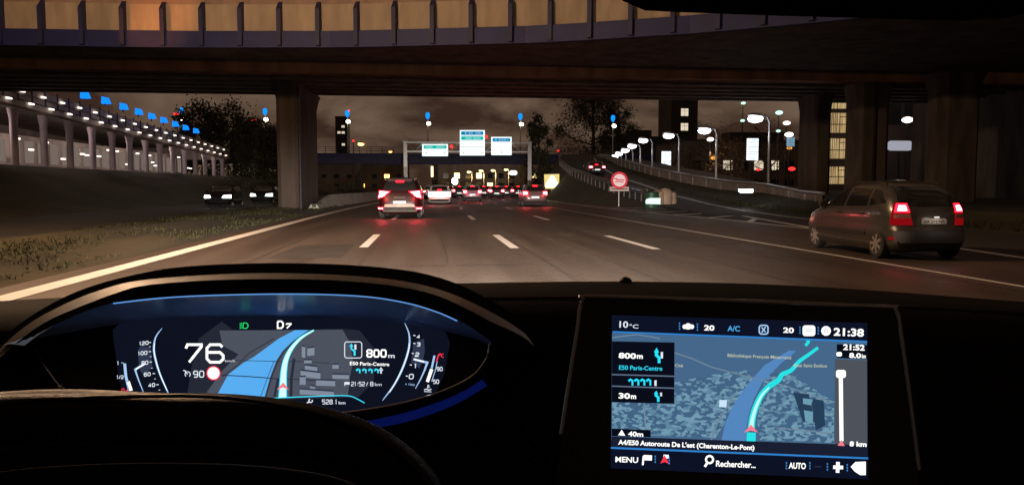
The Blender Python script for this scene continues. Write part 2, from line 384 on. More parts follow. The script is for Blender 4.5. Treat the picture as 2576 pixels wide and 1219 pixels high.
#PART2
# ------------------------------------------------------------------ the overpass we are about to drive under
NEAR = [(-60, 34.8), (-17.6, 34.2), (-10.8, 34.0), (-3.6, 33.2), (4.7, 31.2), (9.8, 28.9), (13.2, 26.8), (20, 22.0), (34, 10.5), (46, -1)]
def near(x): return interp(NEAR, x)[0]
xs = [-60 + 2 * k for k in range(54)]
op = thing('road_overpass', 'wide dark concrete overpass with ribbed tan parapet crossing right above the motorway', 'overpass', (0, 40, 0))
mb = MB()
mb.grid([[(x, near(x), 7.30), (x, near(x) + 0.6, 7.30), (x, near(x) + 0.6, 7.50), (x, max(38.6, near(x) + 4), 7.50), (x, max(38.6, near(x) + 4), 8.4), (x, near(x) + 0.3, 8.4)] for x in xs])
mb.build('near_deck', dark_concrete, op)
mb = MB(); mb.grid([[(x, near(x) - 0.02, 7.12), (x, near(x) - 0.22, 7.14), (x, near(x) - 0.22, 7.82), (x, near(x) + 0.1, 7.86), (x, near(x) + 0.1, 7.14)] for x in xs], False)
mb.build('edge_beam', blue_paint, op)
mb = MB(); mb.grid([[(x, near(x) - 0.03, 7.86), (x, near(x) - 0.03, 8.95), (x, near(x) + 0.15, 8.95), (x, near(x) + 0.15, 7.86)] for x in xs])
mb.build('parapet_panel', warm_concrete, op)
mb = MB(); mb.grid([[(x, near(x) + 0.02, 8.953), (x, near(x) + 0.02, 10.6), (x, near(x) + 0.15, 10.6), (x, near(x) + 0.15, 8.953)] for x in xs])
mb.build('noise_screen', M('noise_screen', (.30, .215, .16), .85, var=.2, scale=2, bump=.2, stretch=(1, 1, .2)), op)
s, x = 0.0, -32.0
pts = []
while x < 21:
    d = math.hypot(1, (near(x + .1) - near(x - .1)) / .2); x += 1.62 / d; pts.append(x)
for x in pts:
    a = math.atan2(near(x + .2) - near(x - .2), .4)
    mb = MB(); y = near(x) - 0.24
    mb.add([V((x, y, 0)) + Matrix.Rotation(a, 3, 'Z') @ V(q) for q in ((-.085, -.16, 7.2), (.085, -.16, 7.2), (.085, .2, 7.2), (-.085, .2, 7.2), (-.085, -.16, 8.7), (.085, -.16, 8.7), (.085, .2, 9.05), (-.085, .2, 9.05))],
           [(0, 1, 2, 3), (7, 6, 5, 4), (0, 4, 5, 1), (1, 5, 6, 2), (2, 6, 7, 3), (3, 7, 4, 0)])
    mb.build('rib', blue_dark, op)
mb = MB()
mb.add([(-70, 40, 7.10), (60, 40, 7.10), (60, 40, 8.3), (-70, 40, 8.3), (-70, 50, 7.12), (60, 50, 7.3), (60, 50, 9.2), (-70, 50, 9.2)], [(0, 1, 2, 3), (4, 7, 6, 5), (0, 4, 5, 1), (3, 2, 6, 7), (0, 3, 7, 4), (1, 5, 6, 2)])
mb.build('far_deck', red_glow_concrete, op)
for k in range(5):
    MB().box((-5, 41.6 + 1.7 * k, 7.02), (110, 0.45, 0.12)).build('soffit_beam', dark_concrete, op)
def column(x, y, wx, wy, z0=0.0, m=warm_concrete, top=7.1):
    mb = MB(); c = min(wx, wy) * .18; a, b = wx / 2, wy / 2
    ring = [(-a + c, -b), (a - c, -b), (a, -b + c), (a, b - c), (a - c, b), (-a + c, b), (-a, b - c), (-a, -b + c)]
    rows = [[(x + p * f, y + q * f, z) for p, q in ring] for z, f in ((z0 - .1, 1), (top - 1.0, 1), (top - .35, 1.12), (top, 1.25))]
    mb.grid(rows, True); mb.build('pillar', m, op)
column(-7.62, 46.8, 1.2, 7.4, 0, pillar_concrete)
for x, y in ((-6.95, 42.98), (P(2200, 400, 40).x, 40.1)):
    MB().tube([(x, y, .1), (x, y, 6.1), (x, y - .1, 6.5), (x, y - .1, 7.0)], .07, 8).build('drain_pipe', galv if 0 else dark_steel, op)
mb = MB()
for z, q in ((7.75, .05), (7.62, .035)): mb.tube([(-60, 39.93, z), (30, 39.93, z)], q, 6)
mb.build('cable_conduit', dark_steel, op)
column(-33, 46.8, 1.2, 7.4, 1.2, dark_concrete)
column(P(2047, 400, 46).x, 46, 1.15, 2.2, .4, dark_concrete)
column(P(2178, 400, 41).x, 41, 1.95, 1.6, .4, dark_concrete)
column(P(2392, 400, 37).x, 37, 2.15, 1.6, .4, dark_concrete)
MB().box((36, 30, 3.6), (2.0, 44, 7.3)).build('abutment', dark_concrete, op)

# ------------------------------------------------------------------ the blue bridge further on
bb = thing('road_bridge', 'low blue steel bridge with dark railing spanning behind the sign gantry', 'bridge', (-8, 140, 0))
mb = MB()
mb.add([(-75, 139, 5.55), (48, 139, 5.55), (48, 139, 7.2), (-75, 139, 7.2), (-75, 150, 5.7), (48, 150, 5.7), (48, 150, 7.2), (-75, 150, 7.2)], [(0, 1, 2, 3), (4, 7, 6, 5), (0, 4, 5, 1), (3, 2, 6, 7), (0, 3, 7, 4), (1, 5, 6, 2)])
mb.build('girder', blue_dark, bb)
mb = MB(); mb.box((-13.5, 138.85, 7.25), (123, .5, .18)); mb.box((-13.5, 138.85, 5.5), (123, .5, .14))
mb.build('flange', blue_paint, bb)
mb = MB()
for k in range(62): mb.box((-74 + 2 * k, 138.9, 7.9), (.1, .1, 1.15))
for z in (7.75, 8.1, 8.48): mb.tube([(-75, 138.9, z), (48, 138.9, z)], .045, 6)
mb.build('railing', dark_steel, bb)
for x in (-30, -12.5, 1.4, 18.6): MB().box((x, 144, 2.8), (1.0, 7, 5.6)).build('pier', dark_concrete, bb)

# ------------------------------------------------------------------ motorway sign gantry
GY = 90.0
def at_g(off=0.0): return lambda u, v: P(u, v, GY - 0.45 - off)
ga = thing('sign_gantry', 'grey steel sign gantry with three lit direction boards over the lanes', 'gantry', (4.8, GY, 0))
for u in (1020, 1332):
    x = P(u, 400, GY).x
    mb = MB(); mb.box((x, GY, 3.25), (.42, .42, 6.6)); mb.box((x, GY, .12), (.9, .9, .24)); mb.box((x, GY, 6.6), (.52, .52, .1)); mb.build('post', galv, ga)
xa, xb = P(1020, 400, GY).x, P(1332, 400, GY).x
mb = MB()
for z in (5.45, 6.5):
    for y in (-.25, .25): mb.box(((xa + xb) / 2, GY + y, z), (xb - xa, .12, .14))
n = 14
for i in range(n):
    x0, x1 = xa + (xb - xa) * i / n, xa + (xb - xa) * (i + 1) / n
    for y in (-.25, .25): mb.tube([(x0, GY + y, 5.45 if i % 2 else 6.5), (x1, GY + y, 6.5 if i % 2 else 5.45)], .035, 5)
mb.build('truss_beam', galv, ga)
def board(u0, u1, v0, v1, fields, arrows):
    mb = MB(); a = at_g()
    mb.slab([a(u0, v1), a(u1, v1), a(u1, v0), a(u0, v0)], (0, .12, 0)); b = mb.build('direction_sign', E('board_face', (1, 1, .98), 1.5, False) if 0 else e_sign, ga)
    for (f0, f1, g0, g1, mat, texts) in fields:
        mb = MB(); a = at_g(.02); c = 1.2
        mb.poly([a(f0 + c, g1), a(f1 - c, g1), a(f1, g1 - c), a(f1, g0 + c), a(f1 - c, g0), a(f0 + c, g0), a(f0, g0 + c), a(f0, g1 - c)]); mb.build('colour_field', mat, b)
        mb = MB()
        for (t, u, v, h, w) in texts: put_text(mb, at_g(.035), t, u, v, h, 0, w, .02)
        mb.build('lettering', e_signtext, b)
    mb = MB(); a = at_g(.025)
    for v in arrows[0]: stroke(mb, a, [(u0 + 1, v), (u1 - 1, v)], 0.9)
    for (u, v) in arrows[1]: mb.poly([a(u - 2.2, v - 1.6), a(u + 2.2, v - 1.6), a(u, v + 1.8)])
    mb.build('board_lines', dark_steel, b)
board(1062, 1127, 362, 392, [(1065.5, 1123.5, 365, 373.5, e_signgreen, [('PARIS', 1071, 371.2, 3.9, 17), ('CENTRE', 1097, 371.2, 3.9, 20)])], ([375.6], [(1072, 385), (1119, 385)]))
board(1157, 1219.5, 327, 390.5, [(1160, 1216, 330, 339, e_signblue, [('A 6', 1179, 336.6, 4.2, 10), ('LYON', 1196, 336.6, 3.6, 13), ('E', 1170, 336.6, 4.2, 3.4)]), (1160, 1216, 342.5, 351.5, e_signgreen, [('PARIS', 1171, 349, 4.0, 15), ('SUD-EST', 1190, 349, 4.0, 19)])], ([340.7, 354, 369], [(1166, 383.5), (1211, 383.5)]))
board(1236, 1287, 344, 389.5, [(1239, 1284, 347, 355.5, e_signblue, [('E', 1246, 353.2, 4.2, 3.4), ('A 3-A 1', 1254, 353.2, 4.2, 23)])], ([357.2, 367.6], [(1261.5, 383)]))
for u, v, nm in ((1135.5, 368, 'lane_signal'), (1223, 343.5, 'lane_signal')):
    p = P(u, v, GY - .4); mb = MB(); mb.lathe(p, (0, 1, 0), [(.02, -.1), (.19, -.06), (.19, .12), (.02, .14)], 14); mb.build(nm, e_redlamp, ga)

# ------------------------------------------------------------------ lamps
def blue_lamp(u, v, Y, zb, label):
    p = P(u, v, Y); r = thing('street_lamp', label, 'street lamp', (p.x, Y, zb), 'street lamps with glowing blue tops')
    MB().tube([(p.x, Y, zb), (p.x, Y, zb + (p.z - zb) * .5), (p.x, Y, p.z + 1.0)], [.14, .11, .08], 8).build('mast', galv, r)
    mb = MB(); mb.lathe((p.x + .18, Y - .25, p.z), (0.15, -.2, 1), [(.02, -.34), (.34, -.26), (.42, 0), (.26, .24), (.02, .3)], 14); mb.build('lamp_head', E('lamp_head_glow', (1, .95, .72), 9) if u == 1076 else LH[0], r)
    mb = MB(); mb.lathe((p.x, Y, p.z + .75), (0, 0, 1), [(.12, 0), (.34, .35), (.42, .8), (.30, 1.2), (.05, 1.3)], 14); mb.build('blue_cap', e_bluecap, r)
LH = [E('lamp_head_glow', (1, .95, .72), 9)]
for u, v, zb, lb in ((212, 298, 2.8, 'blue topped street lamp furthest left, seen through the deck of the pavilion'),
                     (457, 299, 7.2, 'blue topped street lamp above the low end of the row of blue lanterns'),
                     (667, 300, 7.2, 'blue topped street lamp just left of the big overpass pillar'),
                     (874, 305, 7.2, 'blue topped street lamp just right of the big overpass pillar'),
                     (1076, 310, 7.2, 'blue topped street lamp above the small green direction board'),
                     (1309, 312, 7.2, 'blue topped street lamp above the right gantry post'),
                     (1542, 316, 7.2, 'blue topped street lamp in front of the big tree by the ramp')):
    blue_lamp(u, v, 144, zb, lb)

def arm_lamp(p, zb, side, name, label, glow, cat, group, power, col, hr=.30):
    r = thing(name, label, cat, (p.x + side * 1.1, p.y, zb), group)
    x = p.x + side * 1.1
    MB().tube([(x, p.y, zb), (x, p.y, p.z - .3), (x - side * .2, p.y, p.z + .15), (p.x, p.y, p.z + .2)], [.11, .08, .06, .05], 8).build('pole', galv, r)
    mb = MB(); mb.lathe((p.x, p.y, p.z), (0, 0, 1), [(.03, -.55 * hr), (.8 * hr, -.35 * hr), (hr, 0), (.6 * hr, .5 * hr), (.03, .62 * hr)], 14)
    mb.build('lamp_head', glow, r, 40)
    mb = MB(); mb.lathe((p.x, p.y, p.z + .30 * hr), (side * .12, 0, 1), [(1.02 * hr, 0), (.98 * hr, .12 * hr), (.6 * hr, .38 * hr), (.03, .46 * hr)], 14); mb.build('lamp_hood', galv, r, 40)
    if power: lamp('POINT', 'lamp_light', (p.x, p.y, p.z - .6 - hr), power, col, r, .25)
ords = ['nearest white lamp of the row along the climbing ramp wall', 'second nearest white lamp of the row along the ramp wall', 'third nearest white lamp of the row along the ramp wall', 'fourth nearest white lamp of the row along the ramp wall',
        'fifth white lamp from the near end of the ramp row', 'sixth white lamp from the near end of the ramp row', 'next to last white lamp at the far end of the ramp row', 'last and smallest white lamp at the far end of the ramp row']
for k, (u, v, Y) in enumerate(((1900, 298, 53), (1772, 328, 63), (1682, 341, 74), (1618, 353, 86), (1590, 367, 95), (1573, 378, 103), (1557, 386, 110), (1547, 393, 117))):
    p = P(u, v, Y); zb = interp(WALL, Y)[2]
    arm_lamp(p, zb, 1, 'ramp_lamp', ords[k], e_cool, 'street lamp', 'white lamps along the ramp', 50 if k < 5 else 0, (.95, .95, 1.0), (.56, .56, .56, .56, .58, .58, .56, .54)[k])
# sodium lamps on and beyond the blue bridge
for u, v, Y, zb, lb in ((908, 362, 150, 7.2, 'large orange street lamp on the bridge right of the overpass pillar'), (982, 381, 150, 7.2, 'small orange street lamp on the bridge left of the gantry')):
    arm_lamp(P(u, v, Y), zb, 1, 'orange_lamp', lb, e_sodium, 'street lamp', 'orange lamps on the bridge', 0, (1, .5, .12), .62 if u < 950 else .34)
for (u, v, Y), lb in zip(((1180, 432, 175), (1210, 429, 178), (1240, 428, 181), (1273, 426, 184)), ('leftmost of the four yellow lamps under the blue bridge', 'second from left of the four yellow lamps under the blue bridge', 'third from left of the four yellow lamps under the blue bridge', 'yellow lamp beside the white box sign under the blue bridge')):
    arm_lamp(P(u, v, Y), 0, .6, 'yellow_lamp', lb, e_yellow, 'street lamp', 'yellow lamps under the bridge', 900, (1, .62, .25), .5)
# lamps that stand beside and behind us, out of the picture, and light the near road
for x, y, z, pw, lb in ((-9.0, 15.0, 9.8, 6600, 'orange sodium street lamp on the median beside the car'),):
    arm_lamp(V((x + (1.2 if x < 0 else -1.2), y, z)), 0, -1 if x < 0 else 1, 'sodium_lamp', lb, e_sodium, 'street lamp', 'sodium lamps beside the road', pw, (1.0, .62, .36), .3)
r = thing('added_flood_light', 'added out of view orange flood light on a short pole aimed at the overpass beam', 'flood light', (-15.5, 26, 0))  # added flood light, unseen, to throw an orange patch on the edge beam
MB().tube([(-15.5, 26, .0), (-15.5, 26, 5)], .07).build('pole', galv, r)
MB().box((-15.5, 26, 5.1), (.4, .3, .3)).build('lamp_head', dark_steel, r)
lamp('SPOT', 'flood_beam', (-15.4, 26.3, 5.3), 2300, (1, .30, .08), r, .1, aim((-15.4, 26.3, 5.3), (-11.2, 33.9, 8.3)), 22, .9)
# far red beacons
for u, v, Y, n, lb in ((446, 287, 380, 3, 'red triple beacon on a far mast left of a blue topped lamp'), (638, 302, 380, 2, 'red twin beacon on a far mast over the left trees'), (878, 279, 420, 1, 'red beacon on a tall far mast above the lamp beside the pillar'),
                       (889, 355, 300, 1, 'small red beacon on a mast left of the large orange lamp'), (1404, 380, 260, 1, 'small red beacon on a mast right of the poplar'), (1533, 379, 260, 1, 'small red beacon on a mast beside the far ramp lamps')):
    p = P(u, v, Y); r = thing('beacon_mast', lb, 'beacon', (p.x, Y, 0), 'far red beacons')
    MB().tube([(p.x, Y, 0), (p.x, Y, p.z)], .18, 6).build('mast', dark_steel, r)
    for k in range(n): MB().ball((p.x + (k - (n - 1) / 2) * 1.3, Y, p.z + .2), .5 if Y > 300 else .38, 8).build('beacon_light', e_redlamp, r)

# ------------------------------------------------------------------ pavilion on columns at the left
pv = thing('riverside_pavilion', 'long pale pavilion deck on columns with rows of small lights and blue lanterns', 'pavilion', (-33, 85, 2.8))
def dz(y): return -0.028 * (y - 60.4)
mb = MB(); rows = []
for k in range(40):
    y = 40 + 80 * k / 39; z = 8.35 + dz(y)
    rows.append([(-30.0, y, z - 1.25), (-29.8, y, z - 1.1), (-29.8, y, z + .35), (-30.1, y, z + .5), (-46, y, z + .5), (-46, y, z - 1.25)])
mb.grid(rows); mb.poly(rows[-1]); mb.poly(rows[0]); mb.build('deck', pale_wall, pv, 30)
mb = MB()
for k in range(41): y = 40 + 2 * k; mb.box((-29.77, y, 8.3 + dz(y)), (.06, .12, 1.3))
for o in (-.45, .0): mb.tube([(-29.72, 40, 8.15 + o + dz(40)), (-29.72, 120, 8.15 + o + dz(120))], .05, 6)
mb.build('deck_railing', dark_steel, pv)
for k in range(18):
    y = 43 + 4.45 * k; mb = MB()
    mb.lathe((-30.6, y, 2.75), (0, 0, 1), [(.38, 0), (.38, .15), (.28, .2), (.28, 3.6 + dz(y)), (.42, 4.4 + dz(y))], 14); mb.build('column', lilac_glow, pv, 40)
for k in range(22):
    y = 51.1 + 3.1 * k
    MB().box((-29.66, y, 8.35 + dz(y)), (.14, .55, .11)).build('deck_light', e_small, pv)
    MB().box((-29.66, y + 1.2, 7.55 + dz(y)), (.14, .6, .11)).build('deck_light', e_small, pv)
mb = MB(); mb.box((-37, 80, 4.4), (.3, 80, 3.2)); mb.build('back_wall', pale_wall, pv)
mb = MB()
for k in range(33): mb.box((-36.8, 42 + 2.4 * k, 4.5), (.06, 1.5, 2.0))
mb.build('glazing', E('lit_bay', (1, .78, .66), .17, False), pv)
for k in range(26):
    y = 43 + 2.9 * k; MB().box((-36.6 + random.random() * 3, y, random.choice((4.0, 4.6, 5.4))), (.25, .5, .14)).build('wall_light', e_small, pv)
for y in (48, 60, 72, 84, 96, 110): lamp('POINT', 'deck_lamp', (-32.8, y, 5.6), 230, (1.0, .76, .68), pv, .3)
for y in (47, 55, 64, 73, 82, 91, 100, 110): lamp('POINT', 'fascia_lamp', (-28.7, y, 7.3 + dz(y)), 9, (1, .80, .78), pv, .15)
for u, v in ((215, 238), (267, 252), (312, 267), (350, 280), (383, 291), (413, 301), (442, 311), (468, 320), (494, 328)):
    Y = 30 * 1910 / (1075 - u); p = P(u, v, Y); mb = MB(); a = .31
    mb.add([(p.x - a, Y - a, p.z - a), (p.x + a, Y - a, p.z - a * .9), (p.x + a, Y + a, p.z - a * .9), (p.x - a, Y + a, p.z - a), (p.x - a * .9, Y - a * .8, p.z + a), (p.x + a * .5, Y - a * .8, p.z + a * .7), (p.x + a * .5, Y + a * .8, p.z + a * .7), (p.x - a * .9, Y + a * .8, p.z + a)],
           [(0, 3, 2, 1), (4, 5, 6, 7), (0, 1, 5, 4), (1, 2, 6, 5), (2, 3, 7, 6), (3, 0, 4, 7)])
    b = mb.build('blue_lantern', e_blue, pv)
    MB().tube([(p.x - .1, Y, 8.7 + dz(Y)), (p.x - .1, Y, p.z - a)], .06, 6).build('lantern_post', dark_steel, b)

# ------------------------------------------------------------------ buildings
def building(name, label, x0, x1, y0, y1, h, mat, ww, wh, gx, gz, lit, litmat, z0=0.0, cat='building', roofbox=True):
    r = thing(name, label, cat, ((x0 + x1) / 2, (y0 + y1) / 2, 0))
    MB().box(((x0 + x1) / 2, (y0 + y1) / 2, (h + z0) / 2), (x1 - x0, y1 - y0, h - z0)).build('wall', mat, r)
    mb = MB(); mb.box(((x0 + x1) / 2, (y0 + y1) / 2, h + .15), (x1 - x0 + .4, y1 - y0 + .4, .3))
    if roofbox: mb.box(((x0 + x1) / 2 + 1, (y0 + y1) / 2, h + 1.1), ((x1 - x0) * .35, 4, 1.7))
    mb.build('roof', facade_dark, r)
    nx, nz_ = int((x1 - x0 - 1) / gx), int((h - z0 - 1) / gz); c = 0
    dark, fr = MB(), MB()
    for i in range(nx):
        for j in range(nz_):
            x, z = x0 + (x1 - x0) / 2 + (i - (nx - 1) / 2) * gx, z0 + 1.8 + j * gz
            mb = MB(); mb.box((x, y0 - .02, z), (ww, .1, wh))
            if (i, j) in lit:
                w = mb.build('window', litmat, r); MB().box((x, y0 - .09, z), (.07, .04, wh)).box((x, y0 - .09, z + wh * .15), (ww, .04, .06)).build('window_frame', dark_steel, w)
            elif c < 60: c += 1; mb.build('window', window_dark, r)
            if wh > 1: fr.box((x, y0 - .1, z - wh / 2 - .06), (ww + .2, .25, .1))
    fr.build('sill', mat, r)
    if y0 < 160:                                   # the side that faces the road
        for k in range(int((y1 - y0 - 1) / gx)):
            for j in range(nz_): MB().box((x0 - .02, y0 + 1.5 + k * gx, z0 + 1.8 + j * gz), (.1, ww, wh)).build('window', window_dark, r)
    return r
building('office_block', 'low brown office block behind bare trees on the right', 41, 68, 118, 134, 8.6, facade, 1.5, 1.5, 2.6, 3.0, {(2, 1), (7, 1), (0, 0), (4, 1), (5, 1), (8, 0), (9, 1)}, e_window2)
building('apartment_tower', 'tall dark tower with a few pale lit windows right of the big tree', 56.2, 62.5, 172, 182, 34, facade_dark, 1.7, 1.7, 2.9, 3.35, {(0, 5), (1, 7), (0, 4), (1, 3), (1, 5), (0, 7), (0, 2)}, e_window2)
building('low_house', 'low dark building behind the far ramp lamps', 40, 53, 162, 174, 12.0, facade_dark, 1.3, 1.4, 2.6, 2.9, {(4, 2), (0, 1), (1, 2), (3, 1)}, e_window2, cat='building')
building('distant_tower', 'slim dark tower with lit office floors left of the gantry', P(843, 300, 420).x, P(872, 300, 420).x, 420, 430, 39, facade_dark, 1.6, 1.2, 2.2, 3.2, {(0, 9), (1, 9), (2, 9), (1, 7), (2, 4), (0, 3), (1, 10)}, e_window2, roofbox=False)
building('tunnel_side_building', 'pale building glimpsed beyond the underside of the blue bridge', 2.0, 40, 235, 245, 9.5, pale_wall, 1.6, 1.6, 3.4, 3.0, {(1, 1), (3, 1), (4, 0), (8, 1)}, e_yellow)
building('brick_depot', 'long dark depot with orange lights left beyond the bridge', -48, -6, 250, 262, 9.0, facade, 1.6, 1.2, 4.0, 3.0, {(2, 1), (6, 0), (8, 1), (3, 0)}, e_sodium)
# building with the tall lit stair windows, between the overpass columns
sb = thing('stairwell_building', 'black building with a column of tall yellow lit windows between overpass pillars', 'building', (45, 66, 0))
xl = P(2060, 400, 62).x
MB().slab([V((xl, 62, -.2)), V((xl + 44, 62, -.2)), V((xl + 62, 80, -.2)), V((xl * 80 / 62 + 1.2, 80, -.2))], (0, 0, 18.5)).build('wall', facade_dark, sb)
for u0, u1, v0, v1 in ((2071, 2129, 238, 272), (2085, 2129, 284, 333), (2081, 2129, 348, 398), (2078, 2127, 419, 462)):
    a, b = P(u0, v1, 61.9), P(u1, v0, 61.9); c = (a + b) / 2; dx, dz_ = b.x - a.x, b.z - a.z
    w = MB().box((c.x, 61.95, c.z), (dx, .12, dz_)).build('window', e_window, sb)
    mb = MB(); mb.box((c.x, 61.86, c.z - dz_ * .08), (dx, .05, .07)); mb.box((c.x + dx * .12, 61.86, c.z), (.05, .05, dz_)); mb.box((c.x + dx * .3, 61.86, c.z + dz_ * .3), (dx * .4, .05, .06))
    for q in range(5): mb.box((c.x - dx * .45 + q * dx * .1, 61.87, c.z), (.03, .03, dz_))
    mb.build('window_frame', dark_steel, w)
for u, v, w_, h_ in ((2240, 285, 60, 60), (2300, 285, 50, 60), (2360, 330, 60, 50)):
    a = P(u, v, 61.9); MB().box((a.x, 61.96, a.z), (w_ / 31, .1, h_ / 31)).build('window', window_dark, sb)
# lit signs and small lamps in front of the right-hand buildings
def lit_panel(u, v, w, h, Y, zb, mat, name, label, cat, round_=False, group=None, slats=0):
    c = P(u, v, Y); k = Y / F; r = thing(name, label, cat, (c.x, Y, zb), group); a, b = w * k / 2, h * k / 2
    MB().tube([(c.x, Y + .12, zb), (c.x, Y + .12, c.z - b * .8)], .06, 8).build('post', dark_steel, r)
    mb = MB()
    if round_:
        q = min(a, b); ring = []
        for cx, cz, t0 in ((a - q, b - q, 0), (-a + q, b - q, 90), (-a + q, -b + q, 180), (a - q, -b + q, 270)):
            ring += [(c.x + cx + q * math.cos(R(t0 + t)), Y - .06, c.z + cz + q * math.sin(R(t0 + t))) for t in (0, 22, 45, 68, 90)]
        mb.slab(ring, (0, .14, 0))
    else: mb.box((c.x, Y, c.z), (2 * a, .16, 2 * b))
    p = mb.build('lit_face', mat, r)
    if slats:
        mb = MB()
        for i in range(slats): mb.box((c.x + random.uniform(-.2, .2) * a, Y - .1, c.z - b + 2 * b * (i + .5) / slats), (2 * a * random.uniform(.5, .95), .04, .05))
        mb.build('message_lines', dark_steel, p)
    return r
e_sig1 = E('sign_cool_white', (.80, .93, 1.0), 1.6, False); e_sig2 = E('sign_cyan', (.35, .62, .85), .55, False); e_sig3 = E('sign_dim', (.12, .22, .38), .6, False); e_oval = E('sign_grey_white', (.62, .62, .74), .55, False)
lit_panel(1893, 375, 30, 56, 78, 0.8, e_sig1, 'totem_sign', 'tall white lit totem below the nearest white ramp lamp', 'lit sign', slats=9)
lit_panel(1676, 400, 24, 40, 112, 0.8, e_sig1, 'totem_sign', 'white lit totem hanging over the ramp wall under the third ramp lamp', 'lit sign', slats=7)
lit_panel(1989, 356, 20, 24, 82, 0.8, e_sig2, 'totem_sign', 'small pale cyan lit totem left of the first overpass column', 'lit sign', slats=4)
lit_panel(2462, 366, 26, 46, 58, 0.8, e_sig3, 'totem_sign', 'dim blue lit totem far right beyond the columns', 'lit sign', slats=5)
lit_panel(2264, 366, 74, 26, 56, 0.7, e_oval, 'oval_sign', 'rounded grey white lit sign between two overpass columns', 'lit sign', True)
lit_panel(1291, 434, 21, 12, 125, 0, e_sign, 'box_sign', 'small white box sign under the blue bridge by the right gantry post', 'lit sign', True)
lit_panel(1087, 431, 5, 26, 132, 0, e_yellow, 'light_column', 'thin yellow light column beside a bridge pier', 'light')
lit_panel(1601, 474.5, 25, 8, 56, 0, e_sig2, 'guide_panel', 'small pale low guide panel right of the round red sign', 'sign', True)
def small_lamp(u, v, Y, zb, col, label, r_=.2, name='yard_lamp', flat=.5):
    p = P(u, v, Y); r = thing(name, label, 'lamp', (p.x, Y, zb), 'small lamps on the right')
    MB().tube([(p.x, Y + .1, zb), (p.x, Y + .1, p.z)], .045, 6).build('pole', dark_steel, r)
    MB().ball(p, r_, 8, flat).build('lamp_head', col, r)
e_green = E('lamp_mint', (.55, 1, .8), 1.6, False); e_rose = E('lamp_rose', (1, .82, .72), 3.5, False); e_or2 = E('lamp_amber', (1, .4, .06), 1.4, False)
for u, v, Y, col, rr, lb in ((1870, 259, 100, e_green, .32, 'small mint lamp high above the nearest ramp lamp'), (1960, 283, 84, e_green, .42, 'mint green lamp high left of the first overpass column'), (1868, 303, 100, e_green, .3, 'tiny mint lamp just left of the nearest ramp lamp'),
                             (1787, 350, 90, e_rose, .42, 'small warm white lamp below and right of the second ramp lamp'), (1979, 309, 82, e_rose, .40, 'rose white lamp beside the first overpass column, upper'), (1985, 338, 82, e_rose, .48, 'bright rose white lamp beside the first overpass column, lower'),
                             (1958, 329, 84, e_green, .26, 'dim mint lamp between the rose white lamps and the nearest ramp lamp'), (1796, 397, 92, e_or2, .4, 'amber lamp among the bare trees on the right'), (1986, 372, 84, e_or2, .3, 'amber lamp beneath the small cyan totem'),
                             (1907, 426, 80, e_redlamp, .22, 'small red lamp over the ramp wall, left one'), (1992, 424, 78, e_redlamp, .36, 'larger red lamp over the ramp wall near the first column'), (2283, 301, 57, e_rose, .42, 'warm lamp above the rounded grey sign'), (2462, 287, 50, e_rose, .40, 'white lamp far right above the dim blue totem'), (1144, 455, 106, e_white, .42, 'bright white lamp over the queue right of the white car')):
    small_lamp(u, v, Y, 0.8 if u > 1300 else 0, col, lb, rr, flat=.55 if u > 1300 else 1.2)
lamp('POINT', 'yard_light', P(1790, 385, 90), 260, (1, .55, .25), None, .3); lamp('POINT', 'yard_light', P(1940, 370, 88), 160, (1, .7, .5), None, .3)
lamp('POINT', 'sign_light', P(2275, 320, 58), 130, (.9, .65, .6), None, .3)
r = thing('ground_flood', 'bright white flood lamp lying at the foot of the ramp wall', 'flood light', (P(1875, 480, 43).x, 43, .6))
MB().box(P(1876, 479, 43), (.75, .3, .18)).build('lamp_face', e_white, r); p = P(1876, 484, 43.1); MB().box((p.x, p.y, p.z), (.9, .3, .12)).build('base', dark_steel, r)

# ------------------------------------------------------------------ road signs in the gore
def at_y(Y): return lambda u, v: P(u, v, Y)
e_rring = E('sign_red_ring', (.75, .05, .07), .85, False); e_rface = E('sign_pale_face', (1, .72, .68), .8, False)
p = P(1558, 453, 50); r = thing('round_sign', 'round sign with a red ring and a plate below on the gore', 'road sign', (p.x, 50, 0))
MB().tube([(p.x, 50.08, 0), (p.x, 50.08, p.z + .3)], .045, 8).build('post', galv, r)
d = MB().lathe((p.x, 50, p.z), (0, -1, 0), [(.57, -.03), (.57, .01), (.40, .012)], 40).build('red_ring', e_rring, r)
MB().lathe((p.x, 49.985, p.z), (0, -1, 0), [(.42, 0), (.42, .012)], 40).build('sign_face', e_rface, r)
mb = MB(); a = at_y(49.96)
stroke(mb, a, [(1545, 449), (1552, 449), (1552, 452), (1571, 452)], 2.6); stroke(mb, a, [(1547, 457), (1556, 456), (1569, 457.5)], 2.2)
mb.build('symbol', e_rring, r)
mb = MB(); a = at_y(49.99); mb.slab([a(1534, 480), a(1582, 480), a(1582, 469), a(1534, 469)], (0, .03, 0)); mb.build('plate', E('plate_pale', (.8, .55, .45), .55, False), r)
mb = MB(); a = at_y(49.97); stroke(mb, a, [(1538, 474.5), (1578, 474.5)], 2.0); mb.build('plate_line', dark_steel, r)
e_yel = E('sign_yellow', (1, .80, .28), .9, False); e_yel2 = E('sign_yellow_white', (1, .95, .65), 2.0, False)
a = at_y(80); p = P(1388, 455, 80); r = thing('warning_sign', 'square yellow lit warning board with a bright triangle right of the gantry', 'road sign', (p.x, 80, 0))
MB().tube([(p.x, 80.1, 0), (p.x, 80.1, p.z)], .06, 8).build('post', galv, r)
mb = MB(); mb.slab([a(1370, 474), a(1406, 475), a(1407, 437), a(1369, 438)], (0, .06, 0)); mb.build('board', e_yel, r)
mb = MB(); a = at_y(79.95); mb.poly([a(1372, 471), a(1404, 471), a(1404, 462), a(1393, 441), a(1387, 440), a(1373, 462)]); mb.build('triangle', e_yel2, r)
